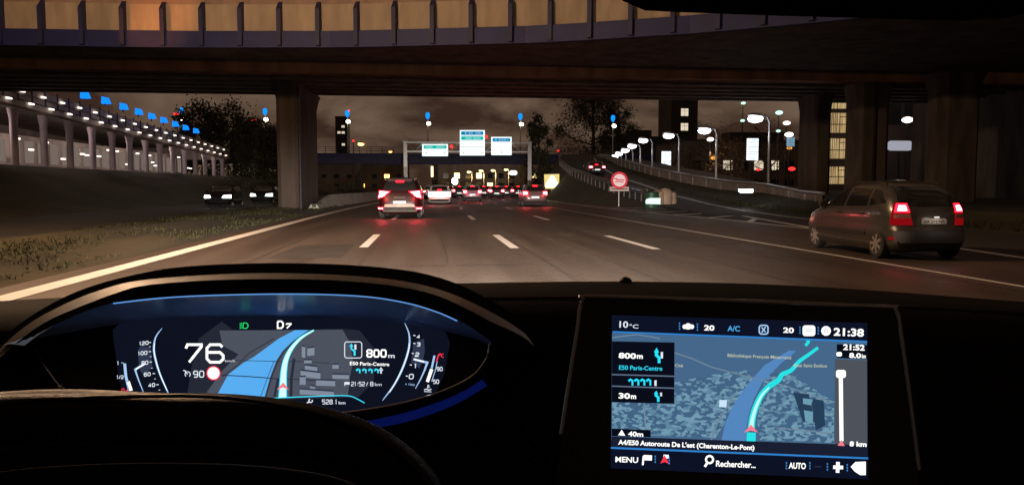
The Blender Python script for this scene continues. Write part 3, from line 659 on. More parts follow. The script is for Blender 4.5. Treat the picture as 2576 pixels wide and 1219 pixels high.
e_gore = E('gore_reflector_glow', (.80, 1.0, .86), 1.15, False)  # reflector emits in place of headlight thrown back
p = G(1641, 523); r = thing('gore_marker', 'rounded green and white reflective marker at the nose of the exit gore', 'marker', (p.x, p.y, 0))
c = P(1640, 505, p.y); k = p.y / F
MB().lathe((c.x, p.y + .1, 0), (0, 0, 1), [(.42, 0), (.44, .1), (.44, .95), (.38, 1.0)], 20).build('body', M('marker_green', (.012, .07, .04), .5), r, 40)
mb = MB(); mb.slab([V((c.x, p.y - .36, c.z)) + V((q * k, 0, w * k)) for q, w in ((-20, -7), (18, -8), (18, 8), (-10, 8), (-19, 5), (-21, 0))], (0, .05, 0)); mb.build('reflector', e_gore, r)
r = thing('crash_cushion', 'sand coloured bulging crash cushion behind the gore marker', 'crash cushion', (P(1672, 500, p.y + 3).x, p.y + 3, 0))
for i, (u, v, q) in enumerate(((1655, 492, .42), (1673, 490, .50), (1688, 494, .38))):
    c = P(u, v, p.y + 3 + .2 * i); MB().lathe((c.x, c.y, 0.0), (0, 0, 1), [(q * .8, 0), (q * .95, .25), (q, c.z * .6), (q * .9, c.z + .25), (q * .5, c.z + q * .85), (.03, c.z + q * .95)], 20).build('barrel', sand, r, 50)
# barriers
cb = MB()
rows = []
for k in range(27):
    y = 44 + 2 * k; x = -6.55 + bend(y); e_ = (.66, .40, .16, 0)[min(k, 3)]
    rows.append([(x - .30, y, 0), (x - .28, y, .15), (x - .14, y, .35), (x - .09, y, .82 - e_), (x + .09, y, .82 - e_), (x + .14, y, .35), (x + .28, y, .15), (x + .30, y, 0)])
cb.grid(rows); cb.poly(rows[0])
tag(cb.build('concrete_barrier', M('pale_concrete', (.26, .28, .25), .8, var=.2, scale=.8, bump=.2), None, 30), 'pale concrete median barrier starting beside the big pillar', 'barrier')
pw = thing('ramp_parapet', 'long pale parapet with a bright top rail climbing along the upper ramp', 'parapet', (21.5, 60, 1))
mb = MB(); rows = []
for k in range(54):
    y = 34.5 + 2 * k; x, zt, zb = interp(WALL, y); rows.append([(x + .1, y, zb - 1.2), (x, y, zb - 1.2), (x, y, zt - .09), (x + .16, y, zt - .09), (x + .2, y, zb - .4)])
mb.grid(rows); mb.build('wall', concrete, pw)
mb = MB(); mb.tube([(interp(WALL, 34.5 + 2 * k)[0] + .05, 34.5 + 2 * k, interp(WALL, 34.5 + 2 * k)[1]) for k in range(54)], .075, 8); mb.build('top_rail', galv, pw)
for k in range(36):
    y = 36 + 3 * k; x, zt, zb = interp(WALL, y); MB().box((x - .03, y, (zt + zb) / 2 - .1), (.06, .09, zt - zb)).build('post', galv, pw)
dark_galv = M('weathered_rail', (.14, .135, .13), .6, .3)
gr = thing('guard_rail', 'dark guard rail with close posts on the left edge of the exit ramp', 'guard rail', (15, 70, 1))
mb = MB(); mb2 = MB()
pts = []
for k in range(46):
    y = 50 + 1.5 * k; a, b, z = interp(RAMP, y); pts.append((a - .45, y, z + .75)); MB().box((a - .4, y, z + .35), (.09, .09, .85)).build('post', dark_galv, gr)
for o in (-.1, .1): mb.tube([(p_[0], p_[1], p_[2] + o) for p_ in pts], .09, 6)
mb.build('rail', dark_galv, gr)

# ------------------------------------------------------------------ trees
def tree(name, label, x, y, z0, h, w, crown0, mat, n=1500, leaf=.32, cols=7, group=None):
    r = thing(name, label, 'tree', (x, y, z0), group)
    mb = MB(); top = z0 + h
    mb.tube([(x, y, z0 - .2), (x + .1, y, z0 + h * .25), (x - .05, y + .1, z0 + h * .55), (x + .1, y, z0 + h * .85)], [.028 * h, .022 * h, .014 * h, .004 * h], 8)
    tips = []
    for k in range(10):
        a = k * 2.4 + random.random(); zb = z0 + h * (.22 + .055 * k); L_ = w * random.uniform(.3, .5) * (1 - .04 * k)
        q = V((x, y, zb)); e_ = q + V((math.cos(a) * L_, math.sin(a) * L_, h * random.uniform(.12, .22)))
        m_ = (q + e_) / 2 + V((0, 0, -.03 * h)); mb.tube([q, m_, e_], [.011 * h, .007 * h, .003 * h], 5); tips.append(e_)
        for s_ in range(2):
            b = a + random.uniform(-.9, .9); f = m_ + V((math.cos(b) * L_ * .5, math.sin(b) * L_ * .5, h * random.uniform(.04, .12))); mb.tube([m_, f], [.005 * h, .002 * h], 4); tips.append(f)
    mb.build('trunk', bark, r, 50)
    cl = []
    for k in range(cols * 4):
        t = random.random(); zz = z0 + crown0 * h + (h * (1 - crown0)) * t; rad = w / 2 * math.sqrt(max(.05, 1 - (2 * t - .85) ** 2 / 1.35)); a = random.random() * 6.28; q = rad * random.uniform(.25, .95)
        cl.append((V((x + math.cos(a) * q, y + math.sin(a) * q, zz)), w * random.uniform(.09, .17)))
    cl += [(t, w * random.uniform(.07, .12)) for t in tips]
    mb = MB()
    for _ in range(n):
        c, s_ = random.choice(cl); d = V((random.gauss(0, 1), random.gauss(0, 1), random.gauss(0, .8))) * s_ * .62
        a = V((random.uniform(-1, 1), random.uniform(-1, 1), random.uniform(-1, 1))).normalized(); b = a.orthogonal().normalized(); l = leaf * random.uniform(.6, 1.4)
        q = c + d; mb.add([q - a * l * .5, q + b * l * .28, q + a * l * .5, q - b * l * .28], [(0, 1, 2, 3)])
    mb.build('crown', mat, r)
tg = 'dark trees behind the road'
tree('broad_tree', 'big spreading dark tree against the sky right of the gantry', 35.2, 160, 5, 19, 16, .12, leafm, 8000, .5, 12, tg)
tree('broad_tree', 'smaller dark tree leaning out right of the big tree by the ramp', 41.5, 163, 5, 14.5, 9, .4, leafm, 3200, .5, 7, tg)
tree('poplar_tree', 'narrow upright dark poplar just right of the right gantry post', 15.6, 106, 0, 11.2, 4.2, .08, leafm, 3600, .38, 9, tg)
for u, vt, Y, w, lb in ((505, 268, 132, 11, 'dark tree left of the overpass pillar with the highest crown'), (585, 262, 138, 12, 'wide dark tree between two blue topped lamps left of the pillar'), (655, 312, 128, 9, 'lower dark tree touching the lamp left of the pillar'), (425, 335, 134, 9, 'dark low tree behind the end of the pavilion deck'), (705, 330, 136, 8, 'dark tree half hidden by the left edge of the overpass pillar')):
    p = P(u, vt, Y); tree('broad_tree', lb, p.x, Y, 1.5, p.z - 1.5, w, .06, leafm, 5200, .5, 10, tg)
for u, vt, Y, w, lb in ((1790, 300, 100, 7, 'brown bare tree under the second ramp lamp'), (1840, 335, 92, 6, 'brown bare tree left of the tall white totem'), (1940, 300, 96, 8, 'brown bare tree right of the tall white totem'), (1735, 365, 108, 6, 'small brown bare tree under the third ramp lamp')):
    p = P(u, vt, Y); tree('bare_tree', lb, p.x, Y, .8, p.z - .8, w, .15, leafb, 1500, .24, 7, 'bare trees behind the ramp wall')
for u, vt, Y, w, lb in ((610, 440, 96, 6, 'dark bush on the far bank under the trees, left of the pillar'), (700, 446, 92, 5, 'dark bush just left of the overpass pillar foot'), (880, 452, 110, 5, 'dark bush behind the pale concrete barrier')):
    p = P(u, vt, Y); tree('bush', lb, p.x, Y, 0, max(1.5, p.z), w, .02, leafm, 900, .25, 8, 'dark bushes along the road')
#PART3
# ------------------------------------------------------------------ vehicles
def pchip(xs, ys):
    n = len(xs); d = [(ys[i + 1] - ys[i]) / (xs[i + 1] - xs[i]) for i in range(n - 1)]
    m = [d[0]] + [0 if d[i - 1] * d[i] <= 0 else 2 * d[i - 1] * d[i] / (d[i - 1] + d[i]) for i in range(1, n - 1)] + [d[-1]]
    def f(x):
        x = max(xs[0], min(xs[-1], x)); i = 0
        while i < n - 2 and x > xs[i + 1]: i += 1
        h = xs[i + 1] - xs[i]; t = (x - xs[i]) / h
        return ys[i] * (1 + 2 * t) * (1 - t) ** 2 + m[i] * h * t * (1 - t) ** 2 + ys[i + 1] * t * t * (3 - 2 * t) + m[i + 1] * h * t * t * (t - 1)
    return f
class Shape:
    def __init__(s, tab, n=6.0, zs=1.0):
        z = [r[0] * zs for r in tab]; s.z0, s.z1, s.n, s.zs = z[0], z[-1], n, zs
        s.r, s.f, s.w = pchip(z, [r[1] for r in tab]), pchip(z, [r[2] for r in tab]), pchip(z, [r[3] for r in tab])
    def at(s, z): a, b = s.r(z), s.f(z); return (a + b) / 2, (b - a) / 2, s.w(z)
    def ring(s, z, k):
        yc, hl, hw = s.at(z); out = []
        for i in range(k):
            a = 2 * math.pi * (i + .5) / k; c, q = math.cos(a), math.sin(a)
            out.append(V((hw * math.copysign(abs(c) ** (2 / s.n), c), yc + hl * math.copysign(abs(q) ** (2 / s.n), q), z)))
        return out
    def side(s, sg):
        def f(y, z):
            yc, hl, hw = s.at(z); t = min(.999, abs(y - yc) / hl); return V((sg * hw * (1 - t ** s.n) ** (1 / s.n), y, z))
        return f
    def end(s, sg):
        def f(x, z):
            yc, hl, hw = s.at(z); t = min(.999, abs(x) / hw); return V((x, yc + sg * hl * (1 - t ** s.n) ** (1 / s.n), z))
        return f
    def corner(s, sg, q):      # parameter runs 0..1 round a rear corner, starting on the rear face
        def f(t, z):
            yc, hl, hw = s.at(z); a = R(-90 + 90 * t); return V((sg * hw * math.cos(a) ** (2 / s.n) if math.cos(a) > 0 else 0, yc + q * hl * abs(math.sin(a)) ** (2 / s.n), z))
        return f
def patch(mb, f, quad, nu=8, nv=4, off=.006, depth=.02):
    ctr = V((0, 0, .8)); fr, bk = [], []
    for j in range(nv + 1):
        r1, r2 = [], []
        for i in range(nu + 1):
            u, v = i / nu, j / nv
            p = [(1 - v) * ((1 - u) * quad[0][k] + u * quad[1][k]) + v * ((1 - u) * quad[3][k] + u * quad[2][k]) for k in (0, 1)]
            q = f(*p); a, b = f(p[0] + .004, p[1]) - q, f(p[0], p[1] + .004) - q
            N_ = a.cross(b)
            if N_.length < 1e-12: N_ = V((q.x, q.y, 0))
            N_.normalize()
            if N_.dot(V((q.x, q.y, (q.z - .8) * .3))) < 0: N_ = -N_
            r1.append(q + N_ * off); r2.append(q - N_ * depth)
        fr.append(r1); bk.append(r2)
    k0 = len(mb.v); mb.grid(fr); w = nu + 1; k1 = len(mb.v)
    rim = [(0, i) for i in range(w)] + [(j, nu) for j in range(1, nv + 1)] + [(nv, i) for i in range(nu - 1, -1, -1)] + [(j, 0) for j in range(nv - 1, 0, -1)]
    mb.v += [tuple(bk[j][i]) for j, i in rim]; m = len(rim)
    for i in range(m):
        a, b = rim[i], rim[(i + 1) % m]; mb.f.append([k0 + a[0] * w + a[1], k0 + b[0] * w + b[1], k1 + (i + 1) % m, k1 + i])
    mb.f.append([k1 + i for i in range(m)])
    return mb
TABS = {
 'mpv': [(.17, -1.88, 1.85, .79), (.28, -2.06, 2.05, .845), (.5, -2.13, 2.14, .87), (.62, -2.12, 2.13, .875), (.66, -2.07, 2.11, .872), (.85, -2.04, 1.95, .875), (.95, -2.01, 1.66, .868), (1.04, -1.97, 1.28, .853), (1.15, -1.91, 1.02, .825), (1.30, -1.81, .68, .775), (1.45, -1.60, .34, .70), (1.55, -1.36, .02, .61), (1.61, -1.05, -.22, .48), (1.64, -.75, -.40, .30)],
 'suv': [(.22, -2.02, 2.05, .84), (.4, -2.2, 2.22, .90), (.6, -2.24, 2.25, .92), (.85, -2.2, 2.2, .925), (1.0, -2.16, 1.8, .915), (1.1, -2.12, 1.2, .895), (1.28, -2.02, .9, .835), (1.45, -1.88, .6, .775), (1.57, -1.7, .3, .70), (1.64, -1.4, 0, .56), (1.665, -1.0, -.3, .35)],
 'hatch': [(.17, -1.8, 1.85, .79), (.33, -1.96, 1.98, .85), (.55, -2.0, 2.0, .865), (.75, -1.97, 1.92, .865), (.90, -1.93, 1.45, .855), (.98, -1.90, 1.05, .835), (1.15, -1.8, .72, .775), (1.3, -1.66, .4, .71), (1.4, -1.48, .1, .63), (1.45, -1.2, -.2, .49), (1.47, -.9, -.4, .3)],
 'sedan': [(.17, -2.0, 2.05, .80), (.33, -2.2, 2.2, .86), (.55, -2.24, 2.24, .875), (.8, -2.2, 2.1, .875), (.93, -2.15, 1.5, .86), (.99, -1.85, 1.15, .835), (1.06, -1.6, .95, .80), (1.2, -1.38, .65, .75), (1.34, -1.1, .3, .68), (1.42, -.8, 0, .57), (1.45, -.55, -.25, .38)],
}
# side glass (y0,y1 bottom; y1,y0 top) and rear glass per type
GLASS = {
 'mpv': ([((.92, 1.05), (-.02, 1.07), (-.10, 1.47), (.20, 1.44)), ((-.11, 1.07), (-1.00, 1.09), (-.98, 1.46), (-.19, 1.475)), ((-1.09, 1.10), (-1.62, 1.17), (-1.34, 1.42), (-1.08, 1.45))], ((-.66, 1.10), (.66, 1.10), (.56, 1.51), (-.56, 1.51)), ((-.70, 1.08), (.70, 1.08), (.52, 1.50), (-.52, 1.50))),
 'suv': ([((.85, 1.13), (-.05, 1.15), (-.1, 1.52), (.40, 1.50)), ((-.13, 1.15), (-1.02, 1.16), (-.98, 1.51), (-.18, 1.52)), ((-1.1, 1.17), (-1.65, 1.22), (-1.4, 1.47), (-1.08, 1.50))], ((-.68, 1.17), (.68, 1.17), (.58, 1.52), (-.58, 1.52)), ((-.72, 1.16), (.72, 1.16), (.58, 1.55), (-.58, 1.55))),
 'hatch': ([((.75, 1.0), (-.05, 1.01), (-.1, 1.34), (.30, 1.32)), ((-.13, 1.01), (-1.0, 1.03), (-.95, 1.33), (-.18, 1.34))], ((-.62, 1.0), (.62, 1.0), (.52, 1.34), (-.52, 1.34)), ((-.66, 1.0), (.66, 1.0), (.54, 1.36), (-.54, 1.36))),
 'sedan': ([((.70, 1.03), (-.05, 1.04), (-.1, 1.32), (.25, 1.30)), ((-.13, 1.04), (-.95, 1.06), (-.80, 1.30), (-.18, 1.32))], ((-.62, 1.06), (.62, 1.06), (.52, 1.36), (-.52, 1.36)), ((-.66, 1.04), (.66, 1.04), (.54, 1.36), (-.54, 1.36))),
}
WH = {'mpv': (.315, 1.36, -1.40, .84), 'suv': (.35, 1.36, -1.33, .87), 'hatch': (.30, 1.25, -1.28, .82), 'sedan': (.31, 1.38, -1.34, .83)}
# tail lamps: outline quads on the rear face (x, z) for the right-hand side: outer/lower, inner/lower, inner/upper, outer/upper
TAIL = {'mpv': None, 'suv': [((.87, .98), (.50, 1.02), (.36, 1.12), (.86, 1.16)), ((.89, .83), (.66, .90), (.50, 1.02), (.87, .98))], 'hatch': [((.83, .74), (.48, .77), (.50, 1.0), (.81, 1.02))], 'sedan': [((.83, .72), (.46, .74), (.50, .92), (.82, .92))]}
def car(kind, name, label, loc, rot, mat, tail=1, plate=True, head=False, arches=True, zs=1.0, extra=None, group=None, core=True, ringn=44):
    sh = Shape(TABS[kind], 5.4 if kind == 'mpv' else 6.5, zs); r = thing(name, label, 'car', loc, group, rot, True)
    zs_ = [sh.z0 + (sh.z1 - sh.z0) * i / 26 for i in range(27)]
    rows = [sh.ring(z, ringn) for z in zs_]
    mb = MB(); mb.grid(rows, True); mb.f.append(list(range(ringn))[::-1]); k = (len(rows) - 1) * ringn
    apex = len(mb.v); yc = sh.at(sh.z1)[0]; mb.v.append((0, yc, sh.z1 + .012)); mb.f += [[k + i, k + (i + 1) % ringn, apex] for i in range(ringn)]
    body = mb.build('body', mat, r, 40)
    wr, yf, yr, tx = WH[kind]
    if arches:
        cut = MB()
        for y in (yf, yr):
            for sg in (-1, 1): cut.lathe((sg * .62, y, wr), (sg, 0, 0), [(wr + .055, 0), (wr + .055, .5)], 28)
        c = cut.build('cut', mat); md = body.modifiers.new('b', 'BOOLEAN'); md.operation = 'DIFFERENCE'; md.object = c; md.solver = 'EXACT'
        bpy.context.view_layer.update()
        me = bpy.data.meshes.new_from_object(body.evaluated_get(bpy.context.evaluated_depsgraph_get())); body.modifiers.clear(); body.data = me
        me.materials.clear(); me.materials.append(mat)
        me.polygons.foreach_set('use_smooth', [True] * len(me.polygons)); me.set_sharp_from_angle(angle=R(32)); bpy.data.objects.remove(c)
    def Z(q): return tuple((a, b * zs) for a, b in q)
    sides, rear, front = GLASS[kind]
    for sg in (-1, 1):
        for q in sides: patch(MB(), sh.side(sg), Z(q), 8, 5, .005).build('side_window', glass_dark, r, 30)
    patch(MB(), sh.end(-1), Z(rear), 12, 6, .005).build('rear_window', glass_dark, r, 30)
    patch(MB(), sh.end(1), Z(front), 12, 6, .005).build('windscreen', glass_dark, r, 30)
    for y in (yf, yr):
        for sg in (-1, 1):
            w = MB().lathe((sg * (tx - .10), y, wr), (sg, 0, 0), [(wr * .6, -.09), (wr * .93, -.09), (wr, -.05), (wr, .06), (wr * .95, .10), (wr * .68, .105)], 28).build('wheel', rubber, r, 40)
            mb = MB(); mb.lathe((sg * (tx - .10), y, wr), (sg, 0, 0), [(wr * .69, .07), (wr * .69, .108), (wr * .62, .10), (wr * .55, .085), (wr * .2, .10), (wr * .1, .112), (.01, .112)], 28)
            for q in range(7):
                a = q * 2 * math.pi / 7; c_ = V((sg * (tx + .002), y + math.cos(a) * wr * .4, wr + math.sin(a) * wr * .4)); t_ = V((0, -math.sin(a), math.cos(a))) * wr * .09; n_ = V((0, math.cos(a), math.sin(a))) * wr * .26
                mb.slab([c_ - t_ - n_, c_ + t_ - n_, c_ + t_ + n_, c_ - t_ + n_], (sg * .012, 0, 0))
            mb.build('rim', rimmat, w, 40)
    if tail:
        m0, m1 = (e_tail, e_tailcore) if tail == 1 else (e_taildim, e_tail)
        for sg in (-1, 1):
            if kind == 'mpv':
                f = sh.corner(sg, -1)
                t = patch(MB(), f, Z(((.10, .72), (.52, .72), (.44, 1.17), (.15, 1.17))), 12, 6, .012).build('tail_light', e_taildim, r, 30)
                patch(MB(), f, Z(((.13, .98), (.42, .98), (.38, 1.15), (.16, 1.15))), 8, 4, .018).build('brake_lamp', e_tail, t, 30)
                patch(MB(), f, Z(((.17, 1.01), (.35, 1.01), (.32, 1.11), (.19, 1.11))), 8, 4, .024).build('brake_core', e_tailcore, t, 30)
                patch(MB(), f, Z(((.12, .86), (.43, .86), (.42, .94), (.13, .94))), 8, 3, .017).build('reverse_lamp', M('smoky_lens', (.35, .16, .14), .2), t, 30)
            else:
                mb, mc = MB(), MB()
                for q in TAIL[kind]:
                    q = [(sg * a, b * zs) for a, b in q]; patch(mb, sh.end(-1), q, 8, 4, .012)
                    cx, cz = sum(a for a, b in q) / 4, sum(b for a, b in q) / 4; patch(mc, sh.end(-1), [(cx + (a - cx) * .72, cz + (b - cz) * .62) for a, b in q], 6, 3, .02)
                t = mb.build('tail_light', m0, r, 30)
                if core: mc.build('brake_lamp', m1, t, 30)
    if tail and arches and kind != 'mpv':
        for sg in (-1, 1): lamp('POINT', 'tail_glow', (sg * .66, -2.42, {'mpv': .95, 'suv': .9, 'hatch': .85, 'sedan': .8}[kind] * zs), 22 if kind != 'mpv' else 6, (1, .02, .03), r, .12)
    if plate:
        z = {'mpv': .80, 'suv': .68, 'hatch': .62, 'sedan': .56}[kind]
        t = patch(MB(), sh.end(-1), Z(((-.26, z - .055), (.26, z - .055), (.26, z + .055), (-.26, z + .055))), 4, 2, .02).build('number_plate', e_plate if kind != 'mpv' else M('plate_white', (.55, .52, .48), .5), r)
    z = .30 if kind != 'suv' else .42
    patch(MB(), sh.end(-1), Z(((-.66, z - .05), (.66, z - .05), (.70, z + .10), (-.70, z + .10))), 12, 2, .02).build('bumper_insert', trim, r, 30)
    for sg in (-1, 1):
        for q in (((.98, .30), (.97, .30), (.93, 1.02), (.94, 1.02)), ((-.05, .30), (-.06, .30), (-.06, 1.05), (-.05, 1.05))):
            patch(MB(), sh.side(sg), Z(q), 1, 5, .002).build('door_seam', trim, r)
        zc = {'mpv': .93, 'suv': .98, 'hatch': .86, 'sedan': .86}[kind] * zs
        for y in (.12, -.86):
            q = sh.side(sg)(y, zc); mb = MB(); mb.tube([q + V((sg * -.01, .1, 0)), q + V((sg * .035, .07, .005)), q + V((sg * .035, -.07, .005)), q + V((sg * -.01, -.1, 0))], .017, 8); mb.build('door_handle', mat, r, 40)
        q = sh.side(sg)(.86, (1.08 if kind == 'mpv' else 1.0) * zs); mb = MB(); mb.lathe(q + V((sg * .13, .0, .02)), (0, 1, 0), [(.03, -.07), (.085, -.06), (.10, 0), (.06, .07), (.01, .09)], 14); mb.tube([q, q + V((sg * .1, 0, 0))], .025, 6); mb.build('wing_mirror', mat, r, 40)
        patch(MB(), sh.side(sg), Z(((1.25, .46), (-1.0, .46), (-1.0, .54), (1.25, .54))), 14, 2, .014).build('side_moulding', trim, r, 30)
    if tail and kind != 'mpv':
        zb = {'suv': 1.50, 'hatch': 1.325, 'sedan': 1.07}[kind]; patch(MB(), sh.end(-1), Z(((-.16, zb), (.16, zb), (.16, zb + .035), (-.16, zb + .035))), 4, 1, .03).build('high_brake_light', e_tail, r)
    if head:
        for sg in (-1, 1): patch(MB(), sh.end(1), [(sg * .34, .62), (sg * .82, .60), (sg * .80, .80), (sg * .42, .76)], 5, 3, .02).build('headlight', e_head, r)
    if extra: extra(sh, r)
    return r
carp = lambda n, c, ro=.28, me=.0: M(n, c, ro, me, var=.06, scale=2, coat=.35)
# the people carrier on our right
def mpv_extra(sh, r):
    def Z(q): return tuple((a, b * sh.zs) for a, b in q)
    patch(MB(), sh.end(-1), Z(((-.72, .37), (.72, .37), (.76, .60), (-.76, .60))), 14, 3, .022).build('bumper', M('bumper_blue_grey', (.13, .14, .17), .45, var=.1), r, 30)
    patch(MB(), sh.end(-1), Z(((-.36, .87), (.36, .87), (.34, .91), (-.34, .91))), 8, 2, .03).build('tailgate_handle', mat_mpv, r, 30)
    for sg in (-1, 1):
        mb = MB(); mb.tube([V((sg * .60, .1, 1.565 * sh.zs)), V((sg * .60, -.1, 1.60 * sh.zs)), V((sg * .58, -1.1, 1.60 * sh.zs)), V((sg * .57, -1.3, 1.56 * sh.zs))], .018, 8); mb.build('roof_rail', trim, r, 40)
        patch(MB(), sh.end(-1), Z(((sg * .79, .42), (sg * .70, .42), (sg * .70, .47), (sg * .79, .47))), 3, 2, .012).build('fog_reflector', e_taildim, r)
    mb = MB(); s_ = .018
    at = lambda u, v: sh.end(-1)(u, v * sh.zs) + V((0, -.024, 0))
    put_text(mb, lambda u, v: at(u, -v), 'AB 372 NR', -.22, -.772, .055, 0, .44, .01); mb.build('plate_lettering', trim, r)
    lamp('POINT', 'plate_glow', (.0, -2.30, .92), .9, (1, .85, .7), r, .03); q = V((.05, -2.06, .885 * sh.zs)); MB().box(q, (.10, .03, .02)).build('plate_lamp', e_plate, r)
mat_mpv = M('metallic_grey_beige', (.085, .077, .066), .28, .5, var=.05, scale=2, coat=.6)
car('mpv', 'people_carrier', 'silver grey people carrier with roof rails passing on the right', (8.98, 14.3, 0), R(-2.5), mat_mpv, extra=mpv_extra).scale = (.87, .87, .87)
# the red SUV ahead
def suv_extra(sh, r):
    patch(MB(), sh.end(-1), ((-.62, .50), (.62, .50), (.58, .60), (-.58, .60)), 10, 2, .03).build('skid_plate', M('skid_pale', (.30, .26, .22), .6), r, 30)
    patch(MB(), sh.end(-1), ((-.84, .30), (.84, .30), (.86, .40), (-.86, .40)), 10, 2, .015).build('lower_bumper', M('bumper_grey', (.10, .094, .085), .6), r, 30)
    for sg in (-1, 1):
        t = patch(MB(), sh.end(-1), [(sg * .88, .40), (sg * .64, .41), (sg * .64, .48), (sg * .88, .48)], 5, 2, .035).build('fog_lamp', e_tail, r)
        patch(MB(), sh.end(-1), [(sg * .84, .42), (sg * .68, .425), (sg * .68, .46), (sg * .84, .46)], 5, 2, .045).build('fog_core', e_tailcore, t)
        mb = MB(); mb.tube([V((sg * .62, .2, 1.63)), V((sg * .63, 0, 1.69)), V((sg * .61, -1.3, 1.68)), V((sg * .6, -1.5, 1.60))], .02, 8); mb.build('roof_rail', galv, r, 40)
    patch(MB(), sh.end(-1), ((-.5, 1.545), (.5, 1.545), (.45, 1.60), (-.45, 1.60)), 8, 2, .10, .02).build('roof_spoiler', trim, r, 30)
    patch(MB(), sh.end(-1), ((-.22, .86), (.22, .86), (.22, .90), (-.22, .90)), 6, 2, .02).build('tailgate_trim', chrome, r, 30)
p = G(1008, 550)
car('suv', 'red_suv', 'dark red SUV with glowing wedge tail lights straddling the lane dashes ahead', (p.x, p.y + 2.2, 0), R(-1), M('dark_red_paint', (.016, .002, .003), .38, var=.06, spec=.25), extra=suv_extra)
# white saloon with an overbright tail
def white_extra(sh, r):
    patch(MB(), sh.end(-1), ((-.82, .60), (.82, .60), (.80, .94), (-.80, .94)), 14, 3, .024).build('glow_panel', E('boot_glow_white', (1, .80, .80), 3.5), r, 30)  # glowing panel added for the glare on the white boot
    patch(MB(), sh.end(-1), ((-.4, .775), (.4, .775), (.4, .79), (-.4, .79)), 8, 1, .034).build('glow_panel_gap', trim, r, 30)
car('sedan', 'white_saloon', 'white saloon with a blazing white lit tail, ahead in our lane', (.96, 59, 0), R(-2), carp('white_paint', (.75, .74, .72)), extra=white_extra)
car('hatch', 'blue_hatchback', 'grey blue hatchback braking in the lane right of the white saloon', (4.15, 71, 0), R(-2.5), carp('grey_blue_paint', (.16, .21, .27)))
car('hatch', 'silver_hatchback', 'grey hatchback with two square brake lights in the right lane below the gantry post', (7.2, 52, 0), R(-2), carp('grey_paint', (.07, .07, .075)), zs=1.02)
fg = 'queue of cars ahead'
for kind, u, v, Y, colr, lb, tl in (('hatch', 1231, 490, 100, (.45, .42, .38), 'pale hatchback in the queue, just right of the grey blue hatchback', 1), ('hatch', 1272, 489, 96, (.08, .08, .09), 'black hatchback in the queue, left of the right gantry post', 1),
                                ('sedan', 1087, 488, 84, (.25, .03, .03), 'dark car mostly hidden between the red SUV and the white saloon', 1), ('hatch', 1127, 484, 100, (.10, .10, .11), 'dark hatchback peeping over the right side of the white saloon', 1)):
    x = (u - 1075) / F * Y; car(kind, 'queuing_car', lb, (x, Y, 0), R(-4), carp('queue_paint', colr), tail=tl, arches=False, group=fg, ringn=28)
proto_r = car('hatch', 'queuing_car', 'distant car with red lights at the head of the queue, left of the yellow lamps', ((1150 - 1075) / F * 125, 125, 0), R(-6), carp('queue_paint_dark', (.06, .06, .07)), arches=False, group=fg, ringn=24)
for u, Y, lb in ((1200, 122, 'distant car in the queue above the roof of the grey blue hatchback'), (1222, 140, 'distant car in the queue below the second yellow lamp'), (1252, 128, 'distant car in the queue between the pale and the black hatchback'), (1285, 150, 'distant car in the queue right of the fourth yellow lamp'), (1180, 152, 'farthest car in the queue below the leftmost yellow lamp'), (1262, 165, 'farthest car in the queue below the third yellow lamp'),
              (1105, 118, 'distant car in the queue behind the roof of the white saloon'), (1168, 104, 'distant car in the queue left of the grey blue hatchback roof'), (1243, 112, 'distant car in the queue behind the pale hatchback'), (1298, 118, 'distant car in the queue behind the right gantry post'), (1212, 170, 'tiny car at the far end of the queue under the second yellow lamp'), (1290, 185, 'tiny car at the far end of the queue under the white box sign'), (1236, 195, 'tiny car at the far end of the queue, third from its left end'), (1190, 200, 'tiny car at the far end of the queue, first at its left end'), (1158, 90, 'dark queuing car between the white saloon and the grey blue hatchback'), (1250, 86, 'dark queuing car overlapping the right side of the pale hatchback'), (1303, 92, 'dark queuing car behind the left side of the grey hatchback below the gantry post'), (1218, 96, 'dark queuing car just right of the grey blue hatchback roof')):
    dup(proto_r, ((u - 1075) / F * Y, Y, 0), R(-7), lb, fg)
z = rampz(76); p = P(1505, 430, 76)
car('sedan', 'ramp_car', 'dark car with red tail lights climbing the exit ramp', (p.x, 78, rampz(77)), R(-3), carp('ramp_car_paint', (.04, .04, .045)), arches=False, ringn=28)
# oncoming cars on the other carriageway
on = car('hatch', 'oncoming_car', 'oncoming car with bright headlights left of the pillar, the nearer of two', (-13.3, 52, 0), R(180), M('oncoming_paint', (.006, .006, .007), .7, spec=.1), tail=0, head=True, arches=False, group='oncoming cars', ringn=28)
dup(on, (-12.7, 62, 0), R(180), 'oncoming car with bright headlights beside the foot of the pillar, the farther of two', 'oncoming cars')
#PART4
# ------------------------------------------------------------------ our own car, seen from the driver's seat
own = thing('car_interior', 'dark dashboard of our own car with lit displays and steering wheel', 'car', (0.38, 0, 0))
for x in (-.32, 1.08):                              # its headlights light the road ahead
    lamp('SPOT', 'headlight_beam', (x, 2.0, .68), 46000, (1, .88, .77), own, .07, aim((x, 2.0, .68), (x * 1.0, 24, -.7)), 62, 1.0, (1.0, .30, 1.0))
def rows_of(tabs, n=70):
    out = []
    for pts, Y in tabs:
        s_ = smooth_path(pts, 8); d = [0]
        for a, b in zip(s_, s_[1:]): d.append(d[-1] + math.hypot(b[0] - a[0], b[1] - a[1]))
        row = []
        for i in range(n):
            t = d[-1] * i / (n - 1); k = 0
            while k < len(d) - 2 and d[k + 1] < t: k += 1
            f = (t - d[k]) / max(1e-9, d[k + 1] - d[k]); u, v = [s_[k][j] + (s_[k + 1][j] - s_[k][j]) * f for j in (0, 1)]
            row.append(P(u, v, Y if not callable(Y) else Y(u)))
        out.append(row)
    return out
